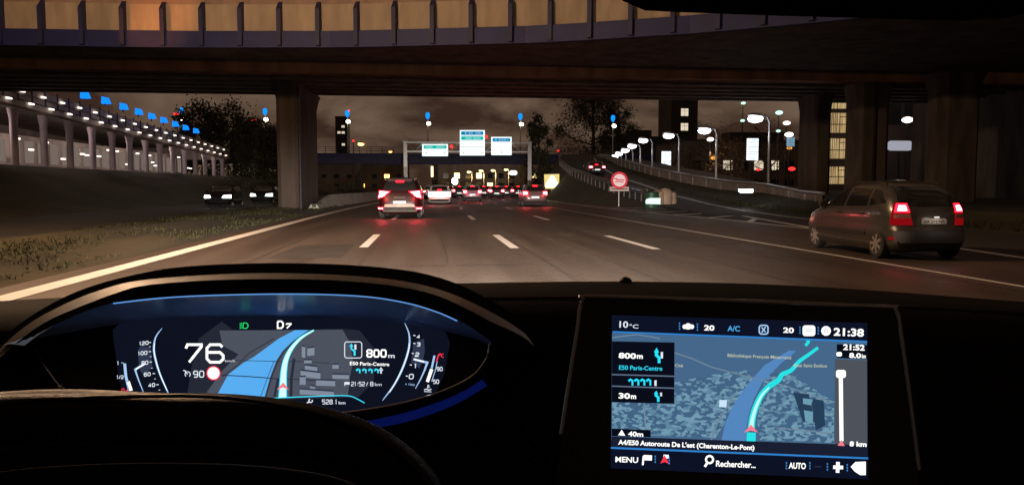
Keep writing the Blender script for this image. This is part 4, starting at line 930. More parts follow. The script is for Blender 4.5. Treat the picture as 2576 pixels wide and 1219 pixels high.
# dashboard top and face
dash = [([(-700, 800), (-300, 775), (0, 756), (200, 745), (700, 720), (1170, 711), (1581, 707), (2012, 718), (2576, 758), (3100, 800)], 1.22),
        ([(-700, 806), (-300, 782), (0, 763), (200, 752), (700, 727), (1170, 717), (1581, 715), (2012, 728), (2576, 768), (3100, 815)], 1.16),
        ([(-700, 830), (-300, 800), (0, 778), (200, 770), (700, 745), (1170, 738), (1581, 741), (2012, 753), (2576, 778), (3100, 830)], 1.02),
        ([(-700, 850), (-300, 815), (0, 795), (200, 790), (700, 780), (1170, 765), (1581, 762), (2012, 772), (2576, 800), (3100, 850)], .985),
        ([(-700, 900), (-300, 880), (0, 860), (700, 850), (1170, 830), (1581, 825), (2012, 835), (2576, 860), (3100, 900)], .93),
        ([(-700, 1200), (0, 1150), (1170, 1150), (2012, 1150), (2576, 1150), (3100, 1200)], .86),
        ([(-700, 1700), (0, 1700), (1170, 1700), (2012, 1700), (2576, 1700), (3100, 1700)], .80)]
mb = MB(); mb.grid(rows_of(dash)); db = mb.build('dashboard', soft_black, own, 50)
mb = MB(); mb.tube([P(u, v, 1.005) for u, v in smooth_path([(1175, 752), (1581, 751), (2012, 762), (2576, 788), (2900, 806)], 6)], .004, 6); mb.build('dash_seam', gloss_black, db)
c = P(1574, 704, 1.2); mb = MB(); mb.lathe(c - V((0, 0, .006)), (0, 0, 1), [(.010, 0), (.010, .006), (.006, .010), (.001, .012)], 14); mb.build('light_sensor', gloss_black, db)
# hood over the instruments
Drow = [(62, 868), (110, 832), (190, 792), (285, 761), (450, 744), (700, 737), (900, 742), (1020, 759), (1100, 783), (1170, 813), (1228, 852)]
hood = [([(-40, 900), (20, 838), (80, 792), (150, 752), (220, 722), (320, 694), (450, 671), (650, 661), (850, 664), (1000, 676), (1090, 693), (1160, 717), (1230, 752), (1290, 787), (1335, 818), (1390, 870)], .96),
        ([(-35, 900), (22, 841), (82, 795), (152, 756), (222, 726), (321, 698), (450, 676), (650, 667), (850, 669), (1000, 681), (1088, 697), (1158, 721), (1227, 755), (1286, 789), (1330, 820), (1382, 870)], .90),
        ([(-20, 895), (40, 838), (100, 796), (180, 756), (260, 726), (340, 706), (480, 693), (650, 686), (820, 689), (960, 699), (1050, 713), (1120, 732), (1190, 761), (1250, 792), (1290, 816), (1325, 842), (1346, 872)], .76),
        ([(-10, 897), (50, 842), (112, 800), (192, 762), (272, 732), (350, 712), (484, 699), (650, 693), (820, 695), (956, 706), (1046, 720), (1116, 740), (1186, 770), (1246, 801), (1284, 822), (1322, 847), (1344, 873)], .725),
        ([(5, 900), (62, 850), (125, 808), (205, 773), (284, 743), (358, 722), (492, 710), (650, 705), (820, 707), (950, 717), (1040, 731), (1108, 750), (1178, 782), (1236, 813), (1276, 830), (1318, 852), (1342, 874)], .695),
        ([(25, 896), (80, 850), (150, 808), (230, 772), (300, 752), (430, 731), (650, 721), (820, 723), (940, 732), (1032, 748), (1105, 770), (1175, 803), (1232, 838), (1262, 868)], .678),
        (Drow, .672)]
rr = rows_of(hood); mb = MB(); mb.grid(rr[:3]); hd = mb.build('instrument_hood', black_plastic, own, 60)
mb = MB(); mb.grid(rr[2:5]); mb.build('sheen_band', hood_sheen, hd, 60)  # strip in a lighter material, standing in for light along the hood
mb = MB(); mb.grid(rr[4:]); mb.build('hood_lip', black_plastic, hd, 60)
mb = MB(); mb.tube(rr[4], .0016, 6); mb.build('band_edge', black_plastic, hd)
# the screen plane
class Plane:
    def __init__(s, p, n): s.p, s.n = V(p), V(n).normalized()
    def at(s, off=0.0):
        def f(u, v):
            d = ray(u, v); q = s.p + s.n * off; return EYE + d * ((q - EYE).dot(s.n) / d.dot(s.n))
        return f
CL = Plane(P(700, 800, .745), (0, -.95, .31))
# visor underside between lip and screen
e_row = [(-10, 870), (80, 852), (180, 834), (300, 815), (450, 803), (700, 797), (900, 801), (1020, 814), (1120, 833), (1190, 850), (1240, 870)]
mb = MB(); a = CL.at(0.0); lip = rows_of([(Drow, .672)])[0]
er = rows_of([(e_row, .5)])[0]
er = [EYE + (q - EYE) * ((CL.p - EYE).dot(CL.n) / (q - EYE).dot(CL.n)) for q in er]
mb.grid([lip, [l.lerp(e, .5) + V((0, 0, .002)) for l, e in zip(lip, er)], er]); mb.build('visor', visor_glow, hd, 60)
ic = MB(); a = CL.at(-.004)
back = smooth_path([(60, 850), (90, 880), (120, 930), (160, 980), (260, 1040), (480, 1075), (720, 1070), (905, 1040), (1025, 1012), (1120, 980), (1190, 940), (1236, 880), (1250, 840), (1100, 790), (700, 770), (300, 790), (60, 850)], 5)[:-1]
ic.slab([a(*q) for q in back], CL.n * -.03); ic = ic.build('instrument_display', gloss_black, own)
mb = MB(); a = CL.at(.003); mb.tube([a(u, v) for u, v in smooth_path([(88, 874), (104, 905), (128, 940), (156, 972), (230, 1020)], 6)], .0007, 6); mb.tube([a(u, v) for u, v in smooth_path([(690, 1046), (800, 1041), (905, 1030), (1020, 1009), (1115, 980), (1186, 944), (1222, 900), (1231, 862), (1234, 846)], 6)], .0008, 6)
mb.build('bezel_line', chrome, ic)
MB().ball(CL.at(.004)(152, 969), .0022, 8).build('bezel_glint', chrome, ic)
mb = MB(); a = CL.at(.012)
blue = rows_of([([(640, 1080), (800, 1070), (905, 1060), (1020, 1036), (1115, 1005), (1170, 980), (1212, 953)], .5), ([(640, 1090), (800, 1086), (929, 1076), (1020, 1060), (1117, 1028), (1175, 1000), (1226, 968)], .5)], 40)
def toplane(pl, q, off): return EYE + (q - EYE) * ((pl.p + pl.n * off - EYE).dot(pl.n) / (q - EYE).dot(pl.n))
mb.grid([[toplane(CL, q, .012) for q in blue[0]], [toplane(CL, q, .03) for q in blue[1]]])
for row, o in ((blue[0], .012), (blue[1], .03)): pass
mb.build('ambient_strip', E('ambient_blue', (.008, .022, .26), .22), ic)
# colours of the screen
def G_(name, col, k=1.0, l=False): return E(name, col, k, l)
s_dark = G_('screen_dark', (.0045, .006, .014)); s_grey = G_('screen_grey', (.075, .085, .115)); s_river = G_('screen_river', (.10, .42, .88), 1, True); s_line = G_('screen_line', (.02, .028, .05)); s_bldg = G_('screen_building', (.22, .26, .33))
s_white = G_('screen_white', (1, 1, .97), 1.25); s_text = G_('screen_text', (.80, .86, .95)); s_cyan = G_('screen_cyan', (.05, .72, .95), 1.1); s_route = G_('screen_route', (.62, 1.0, .95), 1.15, True); s_red = G_('screen_red', (.95, .04, .08)); s_pink = G_('screen_marker', (.95, .22, .28)); s_green = G_('screen_green', (.02, .80, .16), 1.0, True); s_blue = G_('screen_blue', (.05, .32, .85), 1.0, True); s_arc = G_('screen_arc', (.40, .62, .95)); s_arc2 = G_('screen_arc_core', (.85, .95, 1.0), 1.2); s_sub = G_('screen_sub', (.03, .04, .075)); s_edge = G_('screen_edge', (.10, .22, .55), .9)
class Lay:
    def __init__(s, pl, off, par): s.pl, s.off, s.par, s.i = pl, off, par, 0
    def nx(s): s.i += 1; return s.pl.at(s.off + s.i * .00022)
    def poly(s, name, pts, mat): MB_ = MB(); a = s.nx(); MB_.poly([a(*p) for p in pts]); return MB_.build(name, mat, s.par)
    def polys(s, name, ps, mat):
        m = MB(); a = s.nx()
        for p in ps: m.poly([a(*q) for q in p])
        return m.build(name, mat, s.par)
    def lines(s, name, ls, mat):
        m = MB(); a = s.nx()
        for l in ls: stroke(m, a, l[0], l[1], l[2] if len(l) > 2 else False)
        return m.build(name, mat, s.par)
    def texts(s, name, ts, mat):
        m = MB(); a = s.nx()
        for t in ts: put_text(m, a, *t)
        return m.build(name, mat, s.par)
def circ(u, v, r, n=28, a0=0, a1=360): return [(u + r * math.cos(R(a0 + (a1 - a0) * i / n)), v + r * math.sin(R(a0 + (a1 - a0) * i / n))) for i in range(n + (0 if a1 - a0 == 360 else 1))]
def rrect(u0, v0, u1, v1, r): return circ(u1 - r, v1 - r, r, 5, 0, 90) + circ(u0 + r, v1 - r, r, 5, 90, 180) + circ(u0 + r, v0 + r, r, 5, 180, 270) + circ(u1 - r, v0 + r, r, 5, 270, 360)
# squared display figures, drawn as strokes in a 0..1 box
DG = {'0': [[(0, .2), (.2, 0), (.8, 0), (1, .2), (1, .8), (.8, 1), (.2, 1), (0, .8), (0, .2)]], '1': [[(.1, .2), (.5, 0), (.5, 1)]], '2': [[(0, .18), (.2, 0), (.8, 0), (1, .2), (1, .4), (.8, .52), (.2, .62), (0, .8), (0, 1), (1, 1)]],
      '3': [[(0, .1), (.2, 0), (.8, 0), (1, .18), (1, .35), (.8, .5), (.35, .5)], [(.8, .5), (1, .65), (1, .82), (.8, 1), (.2, 1), (0, .9)]], '4': [[(.7, 1), (.7, 0), (0, .7), (1, .7)]], '5': [[(1, 0), (0, 0), (0, .42), (.8, .42), (1, .6), (1, .82), (.8, 1), (0, 1)]],
      '6': [[(.95, .14), (.8, 0), (.2, 0), (0, .2), (0, .8), (.2, 1), (.8, 1), (1, .82), (1, .62), (.8, .44), (0, .44)]], '7': [[(0, .22), (.1, 0), (.95, 0), (.95, .12), (.2, 1)]], '8': [[(.2, .48), (0, .3), (0, .15), (.2, 0), (.8, 0), (1, .15), (1, .3), (.8, .48), (.2, .48), (0, .65), (0, .85), (.2, 1), (.8, 1), (1, .85), (1, .65), (.8, .48)]], '9': [[(1, .56), (.2, .56), (0, .4), (0, .18), (.2, 0), (.8, 0), (1, .2), (1, .8), (.8, 1), (.1, 1)]],
      'D': [[(0, 0), (0, 1), (.7, 1), (1, .75), (1, .25), (.7, 0), (0, 0)]], 'A': [[(0, 1), (.5, 0), (1, 1)], [(.2, .65), (.8, .65)]], '.': [[(.4, .93), (.6, .93)]], ':': [[(.5, .2), (.5, .34)], [(.5, .7), (.5, .84)]], '/': [[(.1, 1), (.9, 0)]], '-': [[(.1, .5), (.9, .5)]]}
def digits(lines, s, u, v, w, h, gap, t, ang=0.0, it=0.0):
    """u, v: upper left corner"""
    x = 0; c, q = math.cos(R(ang)), math.sin(R(ang))
    for ch in s:
        k = {'1': .62, '.': .35, ':': .45}.get(ch, 1.0)
        for st in DG.get(ch, []):
            p = [(x + a * w * k + (1 - b) * it * h, b * h) for a, b in st]
            lines.append(([(u + a * c - b * q, v + a * q + b * c) for a, b in p], t))
        x += w * k + gap
    return lines
sc = MB(); a = CL.at(.002)
sc.poly([a(*q) for q in [(283, 830), (300, 812), (450, 800), (700, 795), (900, 799), (1020, 812), (1120, 832), (1132, 860), (1118, 940), (1095, 990), (1020, 1012), (905, 1031), (700, 1048), (480, 1048), (330, 1020), (300, 960)]]); scr = sc.build('screen_background', s_dark, ic)
y = Lay(CL, .002, ic)
y.poly('map_fade', [(500, 850), (560, 806), (585, 828), (862, 826), (905, 830), (945, 880), (940, 960), (900, 998), (725, 1003), (640, 1008), (470, 998), (480, 930)], G_('screen_fade', (.018, .022, .036)))
y.poly('map_ground', [(552, 830), (585, 830), (862, 828), (880, 860), (888, 905), (880, 950), (875, 994), (725, 998), (640, 1003), (540, 995), (520, 985), (560, 930), (600, 890), (560, 868)], s_grey)
y.poly('map_river', [(742, 829), (776, 829), (755, 843), (736, 857), (710, 882.5), (695, 906), (680, 945), (665, 999), (541, 1001), (573.7, 941), (611, 912), (639, 896), (701.7, 850)], s_river)
y.lines('map_roads', [([(568, 905), (640, 906), (710, 908), (760, 908), (830, 912)], 1.6), ([(555, 942), (600, 944), (660, 948), (700, 952), (760, 953), (840, 959)], 2.4), ([(560, 945), (600, 915), (625, 888), (690, 850)], 2.2), ([(668, 998), (684, 945), (700, 905), (716, 880), (742, 856), (775, 832)], 3.0), ([(690, 998), (700, 950)], 6), ([(732, 998), (733, 950), (740, 900)], 7), ([(655, 998), (676, 940), (690, 905)], 1.4)], s_line)
bl = []
for u0, v0, u1, v1, k in ((759, 870, 768, 897, 2), (773, 875, 791, 894, -2), (765, 905, 784, 912, 0), (767, 918, 798, 928, 4), (756, 931, 806, 946, 6), (754, 947, 769, 966, 0), (795, 955, 843, 968, 2), (836, 916, 852, 926, 0), (836, 941, 878, 951, 1), (754, 978, 840, 990, 6), (780, 969, 793, 976, 3)):
    bl.append([(u0, v0), (u1, v0 + k), (u1, v1 + k), (u0, v1)])
y.polys('map_blocks', bl, s_bldg)
y.polys('map_block_sides', [[(b[0][0], b[0][1] - 4), (b[1][0], b[1][1] - 4), b[1], b[0]] for b in bl], s_sub)
y.lines('route_edge', [(smooth_path([(790, 829), (759, 847), (735.6, 871.7), (720.5, 900), (714, 932), (712, 971), (711, 999)], 5), [4 + 19 * (i / 30) for i in range(31)])], s_cyan)
y.lines('route_line', [(smooth_path([(789, 830), (759, 848), (735.6, 871.7), (720.5, 900), (714, 932), (712, 971), (711, 998)], 5), [2.2 + 15 * (i / 30) for i in range(31)])], s_route)
y.poly('position_marker', [(712.5, 960), (727, 979), (712, 973), (696, 979)], s_pink)
y.poly('top_banner', [(553, 800), (560, 809), (585, 828), (620, 829), (790, 828), (843, 824.5), (860, 813), (877, 799), (700, 795)], s_dark)
L_ = []
digits(L_, '76', 467.5, 865.5, 41, 44, 12, 6.6); y.lines('speed_readout', L_, s_white)
L_ = []; digits(L_, '90', 487, 932, 10.5, 15, 4.5, 2.6); L_ += [(circ(472, 940, 6.5, 18, 130, 410), 2.0), ([(472, 940), (466, 933)], 2.2), ([(461, 930), (468, 932)], 2.4)]
y.lines('cruise_readout', L_, s_text)
y.texts('units', [('km/h', 566, 909, 6, 0, 25), ('m', 976.5, 898.5, 11, 0, 16.5, .02), ('km', 943, 969, 8, 0, 17), ('km', 852, 1015, 7.5, 0, 17, .01)], s_text)
y.poly('limit_ring', circ(537, 937, 18.3), s_red); y.poly('limit_disc', circ(537, 937, 15.2), G_('screen_pinkwhite', (1, .90, .90), 1.25))
y.lines('headlamp_icon', [(circ(617, 818, 7, 10, -90, 90), 2.2), ([(616.5, 811), (612, 811.5), (611, 824), (616.5, 825)], 2.2), ([(603, 813), (609, 811)], 1.7), ([(603, 817), (609, 815)], 1.7), ([(603, 821), (609, 819)], 1.7), ([(603, 825), (609, 823)], 1.7)], s_green)
L_ = []; digits(L_, 'D', 698.5, 807, 13.5, 17, 3, 4.0); digits(L_, '7', 719, 813, 12, 11.5, 3, 3.4, 0, .12); y.lines('gear_readout', L_, s_white)
# left dial
y.poly('dial_band', [(346.5, 880), (354, 868), (379, 872), (383, 920), (363, 948), (350, 925)], s_sub)
y.lines('dial_arc', [(smooth_path([(408, 824), (392, 846), (387, 873), (391, 902), (403, 941), (425, 991)], 5), [.8, 1.4, 2, 2.6, 3, 3.4, 3.8, 4.2, 4.4, 4.6, 4.8, 5, 5, 5, 5, 5, 5, 5, 4.6, 4.4, 4.2, 4, 3.8, 3.4, 3, 2.4])], s_arc)
y.lines('dial_arc_core', [(smooth_path([(389, 862), (387.5, 880), (391.5, 902), (403, 941), (420, 980)], 5), 2.0)], s_arc2)
L_ = []
for s_, u, v in (('120', 350, 859), ('100', 347, 884), ('80', 356, 908), ('60', 362, 937), ('40', 373, 964)): digits(L_, s_, u, v, 6.3, 8, 2.8, 1.9, -6, .1)
for u, v in ((374, 860), (374, 883), (376, 909), (384, 938), (393, 966)): L_.append(([(u, v), (u + 6, v)], 2))
for u, v in ((375, 871), (377, 896), (380, 925), (388, 952), (399, 980)): L_.append(([(u, v), (u + 4, v - 1)], 1.3))
y.lines('dial_figures', L_, s_text)
y.lines('dial_pointer', [([(362, 914), (340, 928), (343, 938), (350, 958), (363, 990)], [5, 5, 4, 3, 1.6])], s_arc); y.lines('pointer_core', [([(365, 914), (342, 927)], 3)], s_white)
y.lines('fuel_scale', [([(305, 911), (311, 912), (314, 945), (323, 981)], 1.8), ([(314, 913), (317, 945), (320, 957)], 6)], s_arc); y.lines('fuel_level', [([(322.5, 958), (330, 981)], 8)], s_white)
L_ = []; digits(L_, '1', 295, 908, 6, 8, 2, 1.8); digits(L_, '1/2', 294, 943, 5, 8, 1.6, 1.6); L_ += [([(319, 989), (331, 989)], 2.4), ([(321, 994), (332, 994)], 2)]; y.lines('fuel_figures', L_, s_text)
L_ = []; digits(L_, '0', 306, 976, 6.5, 9, 2, 2.0); L_.append(([(317, 981), (322, 980)], 3)); y.lines('fuel_reserve', L_, s_red)
# right dial
y.poly('dial_band', [(1040, 862), (1066, 850), (1069, 880), (1064, 905), (1055, 925), (1034, 910)], s_sub)
y.lines('dial_arc', [(smooth_path([(1018, 811), (1029, 839), (1029, 872), (1015, 919), (993, 964), (962, 1006)], 5), [.8, 1.4, 2, 2.6, 3, 3.4, 3.8, 4.2, 4.4, 4.6, 4.8, 5, 5, 5, 5, 5, 5, 5, 4.6, 4.4, 4.2, 4, 3.4, 2.8, 2, 1.2])], s_arc)
y.lines('dial_arc_core', [(smooth_path([(1029, 862), (1028, 880), (1015, 919), (993, 964), (980, 985)], 5), 2.0)], s_arc2)
L_ = []
for s_, u, v, k in (('4', 1049, 842, 6.5), ('3', 1049, 861, 7), ('2', 1045, 886, 8), ('1', 1042, 914, 9), ('0', 1029, 940, 10)): digits(L_, s_, u, v, k, k * 1.12, 2, 2.4, 0, .1)
for u, v in ((1040, 842), (1040, 862), (1036, 887), (1031, 916), (1021, 944)): L_.append(([(u, v), (u + 5, v + 1)], 2.4))
y.lines('dial_figures', L_, s_text)
y.lines('dial_pointer', [([(1040, 902), (1075, 910.5), (1068, 930), (1058, 952), (1045, 976)], [5, 5.5, 4, 3, 1.4])], s_arc); y.lines('pointer_core', [([(1041, 902), (1066, 908.5)], 3.2)], s_white)
y.texts('scale_note', [('x 1000', 1019, 966, 5, 8, 24)], s_arc)
y.lines('temperature_scale', [([(1093, 893), (1086, 925)], 5), ([(1100, 908), (1095, 930), (1086, 958)], 2)], s_arc); y.lines('temperature_level', [([(1086, 927), (1075, 959)], 8)], s_white)
y.lines('temperature_hot', [([(1098, 908), (1103, 892), (1109, 889)], 3.4), (circ(1107, 889, 1.6, 8), 1.2, True), (circ(1114, 893, 4, 10, 60, 300), 2.2)], s_red)
L_ = []; digits(L_, '90', 1099, 922, 5.6, 9, 2.4, 1.8); digits(L_, '50', 1090, 954, 5.6, 9, 2.4, 1.8); L_ += [([(1067, 979), (1073, 977), (1079, 980), (1085, 977)], 2.4), ([(1067, 983), (1085, 984)], 1.8), ([(1076, 975), (1077, 966)], 2.4), ([(1077, 968), (1081, 969)], 1.4), ([(1077, 972), (1081, 973)], 1.4)]
y.lines('temperature_figures', L_, s_text)
# guidance block
y.lines('turn_box', [(rrect(867, 858.5, 910, 899, 6), 2.2, True), ([(894, 865), (894, 878)], 5)], s_text)
y.lines('turn_arrow', [([(892, 893), (892, 882), (884, 876), (884, 868)], [5, 5, 4, 4])], s_cyan); y.poly('turn_head', [(884, 862), (889, 870.5), (878.5, 870.5)], s_cyan)
L_ = []; digits(L_, '800', 923.5, 879, 12, 17, 5.6, 4.0); y.lines('distance_readout', L_, s_white)
y.texts('street_readout', [('E50 Paris-Centre', 880, 916.5, 8.6, 1.5, 99, .02)], s_white)
L_ = []
for k in range(4): u = 896 + 15.3 * k; L_ += [([(u + 9, 937), (u + 9, 929), (u + 4, 927), (u, 931)], [3.6, 3.6, 3.6, 4.6])]
y.lines('lane_arrows', L_, s_cyan); y.lines('lane_arrow_ahead', [([(958.5, 938), (958.5, 929)], 4), ([(954, 930.5), (958.5, 924), (963, 930.5)], 2.4)], s_text)
L_ = []; digits(L_, '21:52', 884, 959.5, 5.8, 9.6, 2.4, 1.7); digits(L_, '/', 921, 959.5, 5, 9.6, 2, 1.5); digits(L_, '8', 932, 959.5, 6.5, 9.6, 2, 1.7); L_ += [([(867, 969), (867, 960)], 1.6), ([(867, 962.5), (879.5, 962.5)], 6.6)]
y.lines('arrival_readout', L_, s_text)
y.lines('screen_foot_line', [(smooth_path([(517, 991), (560, 997), (624, 1002.5), (725, 998), (832, 994), (875, 994), (895, 1000), (917, 1012)], 4), 2.4)], s_cyan)
L_ = []; digits(L_, '528.1', 811, 1004, 6.6, 10.5, 2.6, 1.8); L_ += [([(767, 1017), (778, 1008)], 3.4), (circ(781.5, 1006, 4.5, 10, -20, 250), 2.6)]; y.lines('odometer_readout', L_, s_text)
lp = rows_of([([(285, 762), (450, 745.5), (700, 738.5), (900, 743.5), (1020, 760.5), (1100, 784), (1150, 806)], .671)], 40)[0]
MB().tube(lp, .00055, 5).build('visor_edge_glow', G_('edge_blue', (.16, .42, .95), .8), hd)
# centre touchscreen
TS = Plane(P(1860, 990, .56), (-.12, -.95, .27))
hs = MB(); a = TS.at(0)
fro = smooth_path([(1461, 800), (1462, 765), (1470, 750), (1490, 745), (1860, 757), (2222, 772), (2245, 777), (2256, 792), (2264, 830)], 6) + [(2320, 1290), (1385, 1290)]
ring = [a(*q) for q in fro]; hs.slab(ring, TS.n * -.018); ts = hs.build('touchscreen', gloss_black, own)
mb = MB(); rim = smooth_path([(1412, 1090), (1436, 930), (1452, 830), (1459, 775), (1468, 752), (1490, 744), (1860, 756), (2222, 771), (2247, 776), (2259, 793), (2268, 850), (2290, 1010), (2312, 1180)], 6); a = TS.at(.0005); mb.tube([a(*q) for q in rim], .0016, 8); mb.build('touchscreen_rim', M('rim_satin', (.20, .19, .175), .28, .9, var=.1), ts)
mbx = MB(); a = TS.at(.001); mbx.poly([a(*q) for q in ((1539, 791), (2182, 811), (2184, 1204), (1536, 1176))]); mbx.build('screen_background', G_('tablet_dark', (.004, .006, .018)), ts)
t_map = E('tablet_map', (.05, .13, .24), 1, True)
nt_ = t_map.node_tree; vo = nt_.nodes.new('ShaderNodeTexVoronoi'); vo.inputs['Scale'].default_value = 300; tcn = nt_.nodes.new('ShaderNodeTexCoord'); mpn = nt_.nodes.new('ShaderNodeMapping'); mpn.inputs['Scale'].default_value = (1, 1, 1.9); mpn.inputs['Rotation'].default_value = (0, .5, 0)
nt_.links.new(tcn.outputs['Object'], mpn.inputs[0]); nt_.links.new(mpn.outputs[0], vo.inputs['Vector']); rp = nt_.nodes.new('ShaderNodeValToRGB'); rp.color_ramp.interpolation = 'CONSTANT'
rp.color_ramp.elements[0].color = (.055, .125, .23, 1); rp.color_ramp.elements[1].position = .45; rp.color_ramp.elements[1].color = (.115, .24, .35, 1); e3 = rp.color_ramp.elements.new(.70); e3.color = (.165, .32, .43, 1)
sp = nt_.nodes.new('ShaderNodeSeparateColor'); nt_.links.new(vo.outputs['Color'], sp.inputs[0]); nt_.links.new(sp.outputs[0], rp.inputs[0]); nt_.links.new(rp.outputs[0], nt_.nodes['Emission'].inputs[0])
y = Lay(TS, .001, ts)
y.poly('map_ground', [(1540, 836), (2181, 860), (2181, 1127), (1538, 1110)], G_('tablet_ground', (.060, .135, .25), 1, True))
y.poly('map_district', [(1540, 1008), (1697, 1012), (1697, 960), (1800, 940), (1880, 930), (1900, 950), (1850, 1020), (1800, 1100), (1540, 1090)], t_map)
y.poly('map_district', [(1930, 930), (2000, 945), (2098, 1010), (2098, 1112), (1912, 1105), (1905, 1060), (1915, 990)], t_map)
y.poly('map_river', [(1985, 880), (2003, 881), (1990, 893), (1965, 912), (1938, 940), (1918, 960), (1897, 1000), (1884, 1040), (1878, 1070), (1876, 1112), (1814, 1110), (1824, 1065), (1838, 1030), (1862, 990), (1890, 955), (1922, 918)], G_('tablet_river', (.09, .24, .52), 1, True))
y.lines('map_roads', [([(1697, 886), (1740, 900), (1790, 922), (1850, 938), (1920, 955), (1980, 970), (2060, 1000), (2100, 1010)], 3), ([(1787, 1110), (1805, 1060), (1830, 1020), (1850, 990)], 4), ([(1540, 848), (1600, 840), (1640, 846), (1660, 850)], 3), ([(1952, 1075), (2020, 1080), (2098, 1090)], 3), ([(1625, 1095), (1620, 1010)], 4)], G_('tablet_road', (.16, .24, .32)))
y.polys('map_parks', [[(1995, 985), (2035, 990), (2050, 1060), (2020, 1060)], [(2040, 1000), (2072, 1006), (2076, 1070), (2052, 1080)]], G_('tablet_park', (.02, .05, .10)))
y.polys('map_blocks', [[(2020, 1000), (2045, 1003), (2040, 1018), (2020, 1014)], [(2022, 1030), (2045, 1034), (2045, 1062), (2026, 1058)]], G_('tablet_block', (.15, .33, .44)))
y.lines('route_line', [(smooth_path([(2030, 853), (2034, 858), (2026, 868)], 4), 7.5), (smooth_path([(2058, 873), (2035, 890), (2010, 908), (1990, 930), (1968, 940), (1958, 955), (1938, 968), (1917, 990), (1902, 1020), (1893, 1050), (1890, 1075)], 4), [7.5 + 10 * i / 40 for i in range(41)]), ([(1890, 1086), (1889, 1112)], 23)], G_('tablet_route', (.02, .78, .80), 1, True))
y.lines('route_core', [(smooth_path([(1935, 973), (1917, 992), (1902, 1022), (1893, 1052), (1890, 1074)], 4), [3 + 8 * i / 16 for i in range(17)])], G_('tablet_route_core', (.55, 1.0, 1.0)))
y.poly('position_marker', [(1889, 1066), (1907, 1086), (1889, 1081), (1872, 1086)], s_pink)
y.polys('guidance_panel', [[(1540, 857), (1697, 860), (1696, 1014), (1539, 1010)], [(1539, 1076), (1637, 1080), (1637, 1098), (1539, 1095)]], G_('tablet_panel', (.003, .004, .010)))
y.polys('side_panels', [[(2105, 864), (2181, 867), (2181, 902), (2105, 899)]], G_('tablet_panel_b', (.003, .004, .010)))
y.poly('zoom_panel', [(2100, 902), (2181, 905), (2182, 1126), (2100, 1122)], G_('tablet_zoom', (.075, .085, .105)))
y.poly('street_strip', [(1539, 1096), (2182, 1118), (2183, 1150), (1537, 1124)], G_('tablet_strip', (.010, .013, .030)))
y.lines('frame_lines', [([(1541, 833.5), (2181, 858)], 4.2), ([(1537, 1124.5), (2184, 1151)], 4.6)], G_('tablet_blue', (.03, .22, .62), 1, True))
y.lines('panel_rules', [([(1539, 940.5), (1697, 945)], 3), ([(1539, 969.5), (1697, 975)], 3)], G_('tablet_rule', (.12, .17, .26)))
TA = 2.2
y.texts('status_text', [('10', 1558, 822, 16, TA, 22, .02), ('°C', 1583, 824, 10, TA, 23, .01)], s_text)
y.texts('climate_text', [('20', 1771, 829, 13, TA, 26, .03), ('20', 1970, 835, 13, TA, 27, .03), ('21:38', 2097, 842, 19, TA, 76, .03)], s_white)
y.texts('air_conditioning_text', [('A/C', 1830, 831, 13.5, TA, 31, .02)], G_('tablet_sky', (.08, .42, .85)))
y.polys('status_icons', [circ(1731, 819.5, 8, 12) + [], rrect(1717, 815, 1746, 826, 5), rrect(2019, 817, 2051, 844, 7), circ(2078, 831, 12.5, 10)], s_white)
y.lines('fan_icon', [(rrect(1910, 817, 1932, 839, 6), 3.4, True), ([(1916, 822), (1926, 834)], 3), ([(1926, 821), (1916, 835)], 3)], s_arc)
L_ = []
for u, v in ((1709, 810), (1754, 812), (2012, 820), (2058, 821), (1648, 1144), (1683, 1147), (1978, 1160), (2037, 1160), (2081, 1163), (2131, 1165)):
    L_ += [([(u, v + k * 7), (u + .8, v + 4.5 + k * 7)], 3) for k in range(3)]
y.lines('menu_dots', L_, G_('tablet_dots', (.05, .24, .60)))
y.lines('clock_core', [(circ(2078, 831, 4.5, 12), 2, True), ([(2027, 826), (2043, 826)], 2), ([(2027, 832), (2043, 832)], 2)], G_('tablet_greyline', (.45, .48, .55)))
y.texts('guidance_text', [('800', 1556, 899, 13.5, TA, 44, .035), ('m', 1602, 900, 13, TA, 15, .03), ('30', 1556, 1000, 13.5, TA, 29, .035), ('m', 1587, 1001, 13, TA, 13, .03), ('40m', 1580, 1095, 12, TA, 38, .03), ('21:52', 2121, 878, 14, TA, 54, .035), ('8.0', 2136, 898, 12, TA, 30, .035), ('km', 2168, 899, 10, TA, 10, .03), ('8 km', 2137, 1120, 12, TA, 43, .035)], s_white)
y.polys('guidance_icons', [[(1555, 1093), (1573, 1094), (1564, 1079)], rrect(2104, 884, 2118, 895, 4), rrect(2103, 929, 2128, 949, 6)], s_white)
y.texts('street_text', [('E50 Paris-Centre', 1557, 928, 11, 1.4, 109, .02)], G_('tablet_cyantext', (.03, .60, .82), 1.1))
L_ = [([(1658, 912), (1658, 898), (1651, 892), (1652, 880)], [7, 7, 7, 8]), ([(1656, 1009), (1656, 998), (1650, 993), (1651, 987)], [6, 6, 6, 7])]
for k in range(4): u = 1581 + 15 * k; L_.append(([(u + 10, 968), (u + 10, 956), (u + 5, 953), (u, 957)], [4.6, 4.6, 4.6, 5.6]))
y.lines('lane_arrows', L_, G_('tablet_cyan', (.02, .72, .95), 1.1))
y.polys('turn_heads', [[(1652, 873), (1658, 886), (1645, 885)], [(1651, 981), (1656, 990), (1645, 989)]], G_('tablet_cyan_b', (.02, .72, .95), 1.1))
y.lines('lane_arrow_ahead', [([(1649, 969), (1649, 955)], 5.5), ([(1665, 884), (1665, 900)], 5.5), ([(1663, 986), (1663, 995)], 4.6)], s_text)
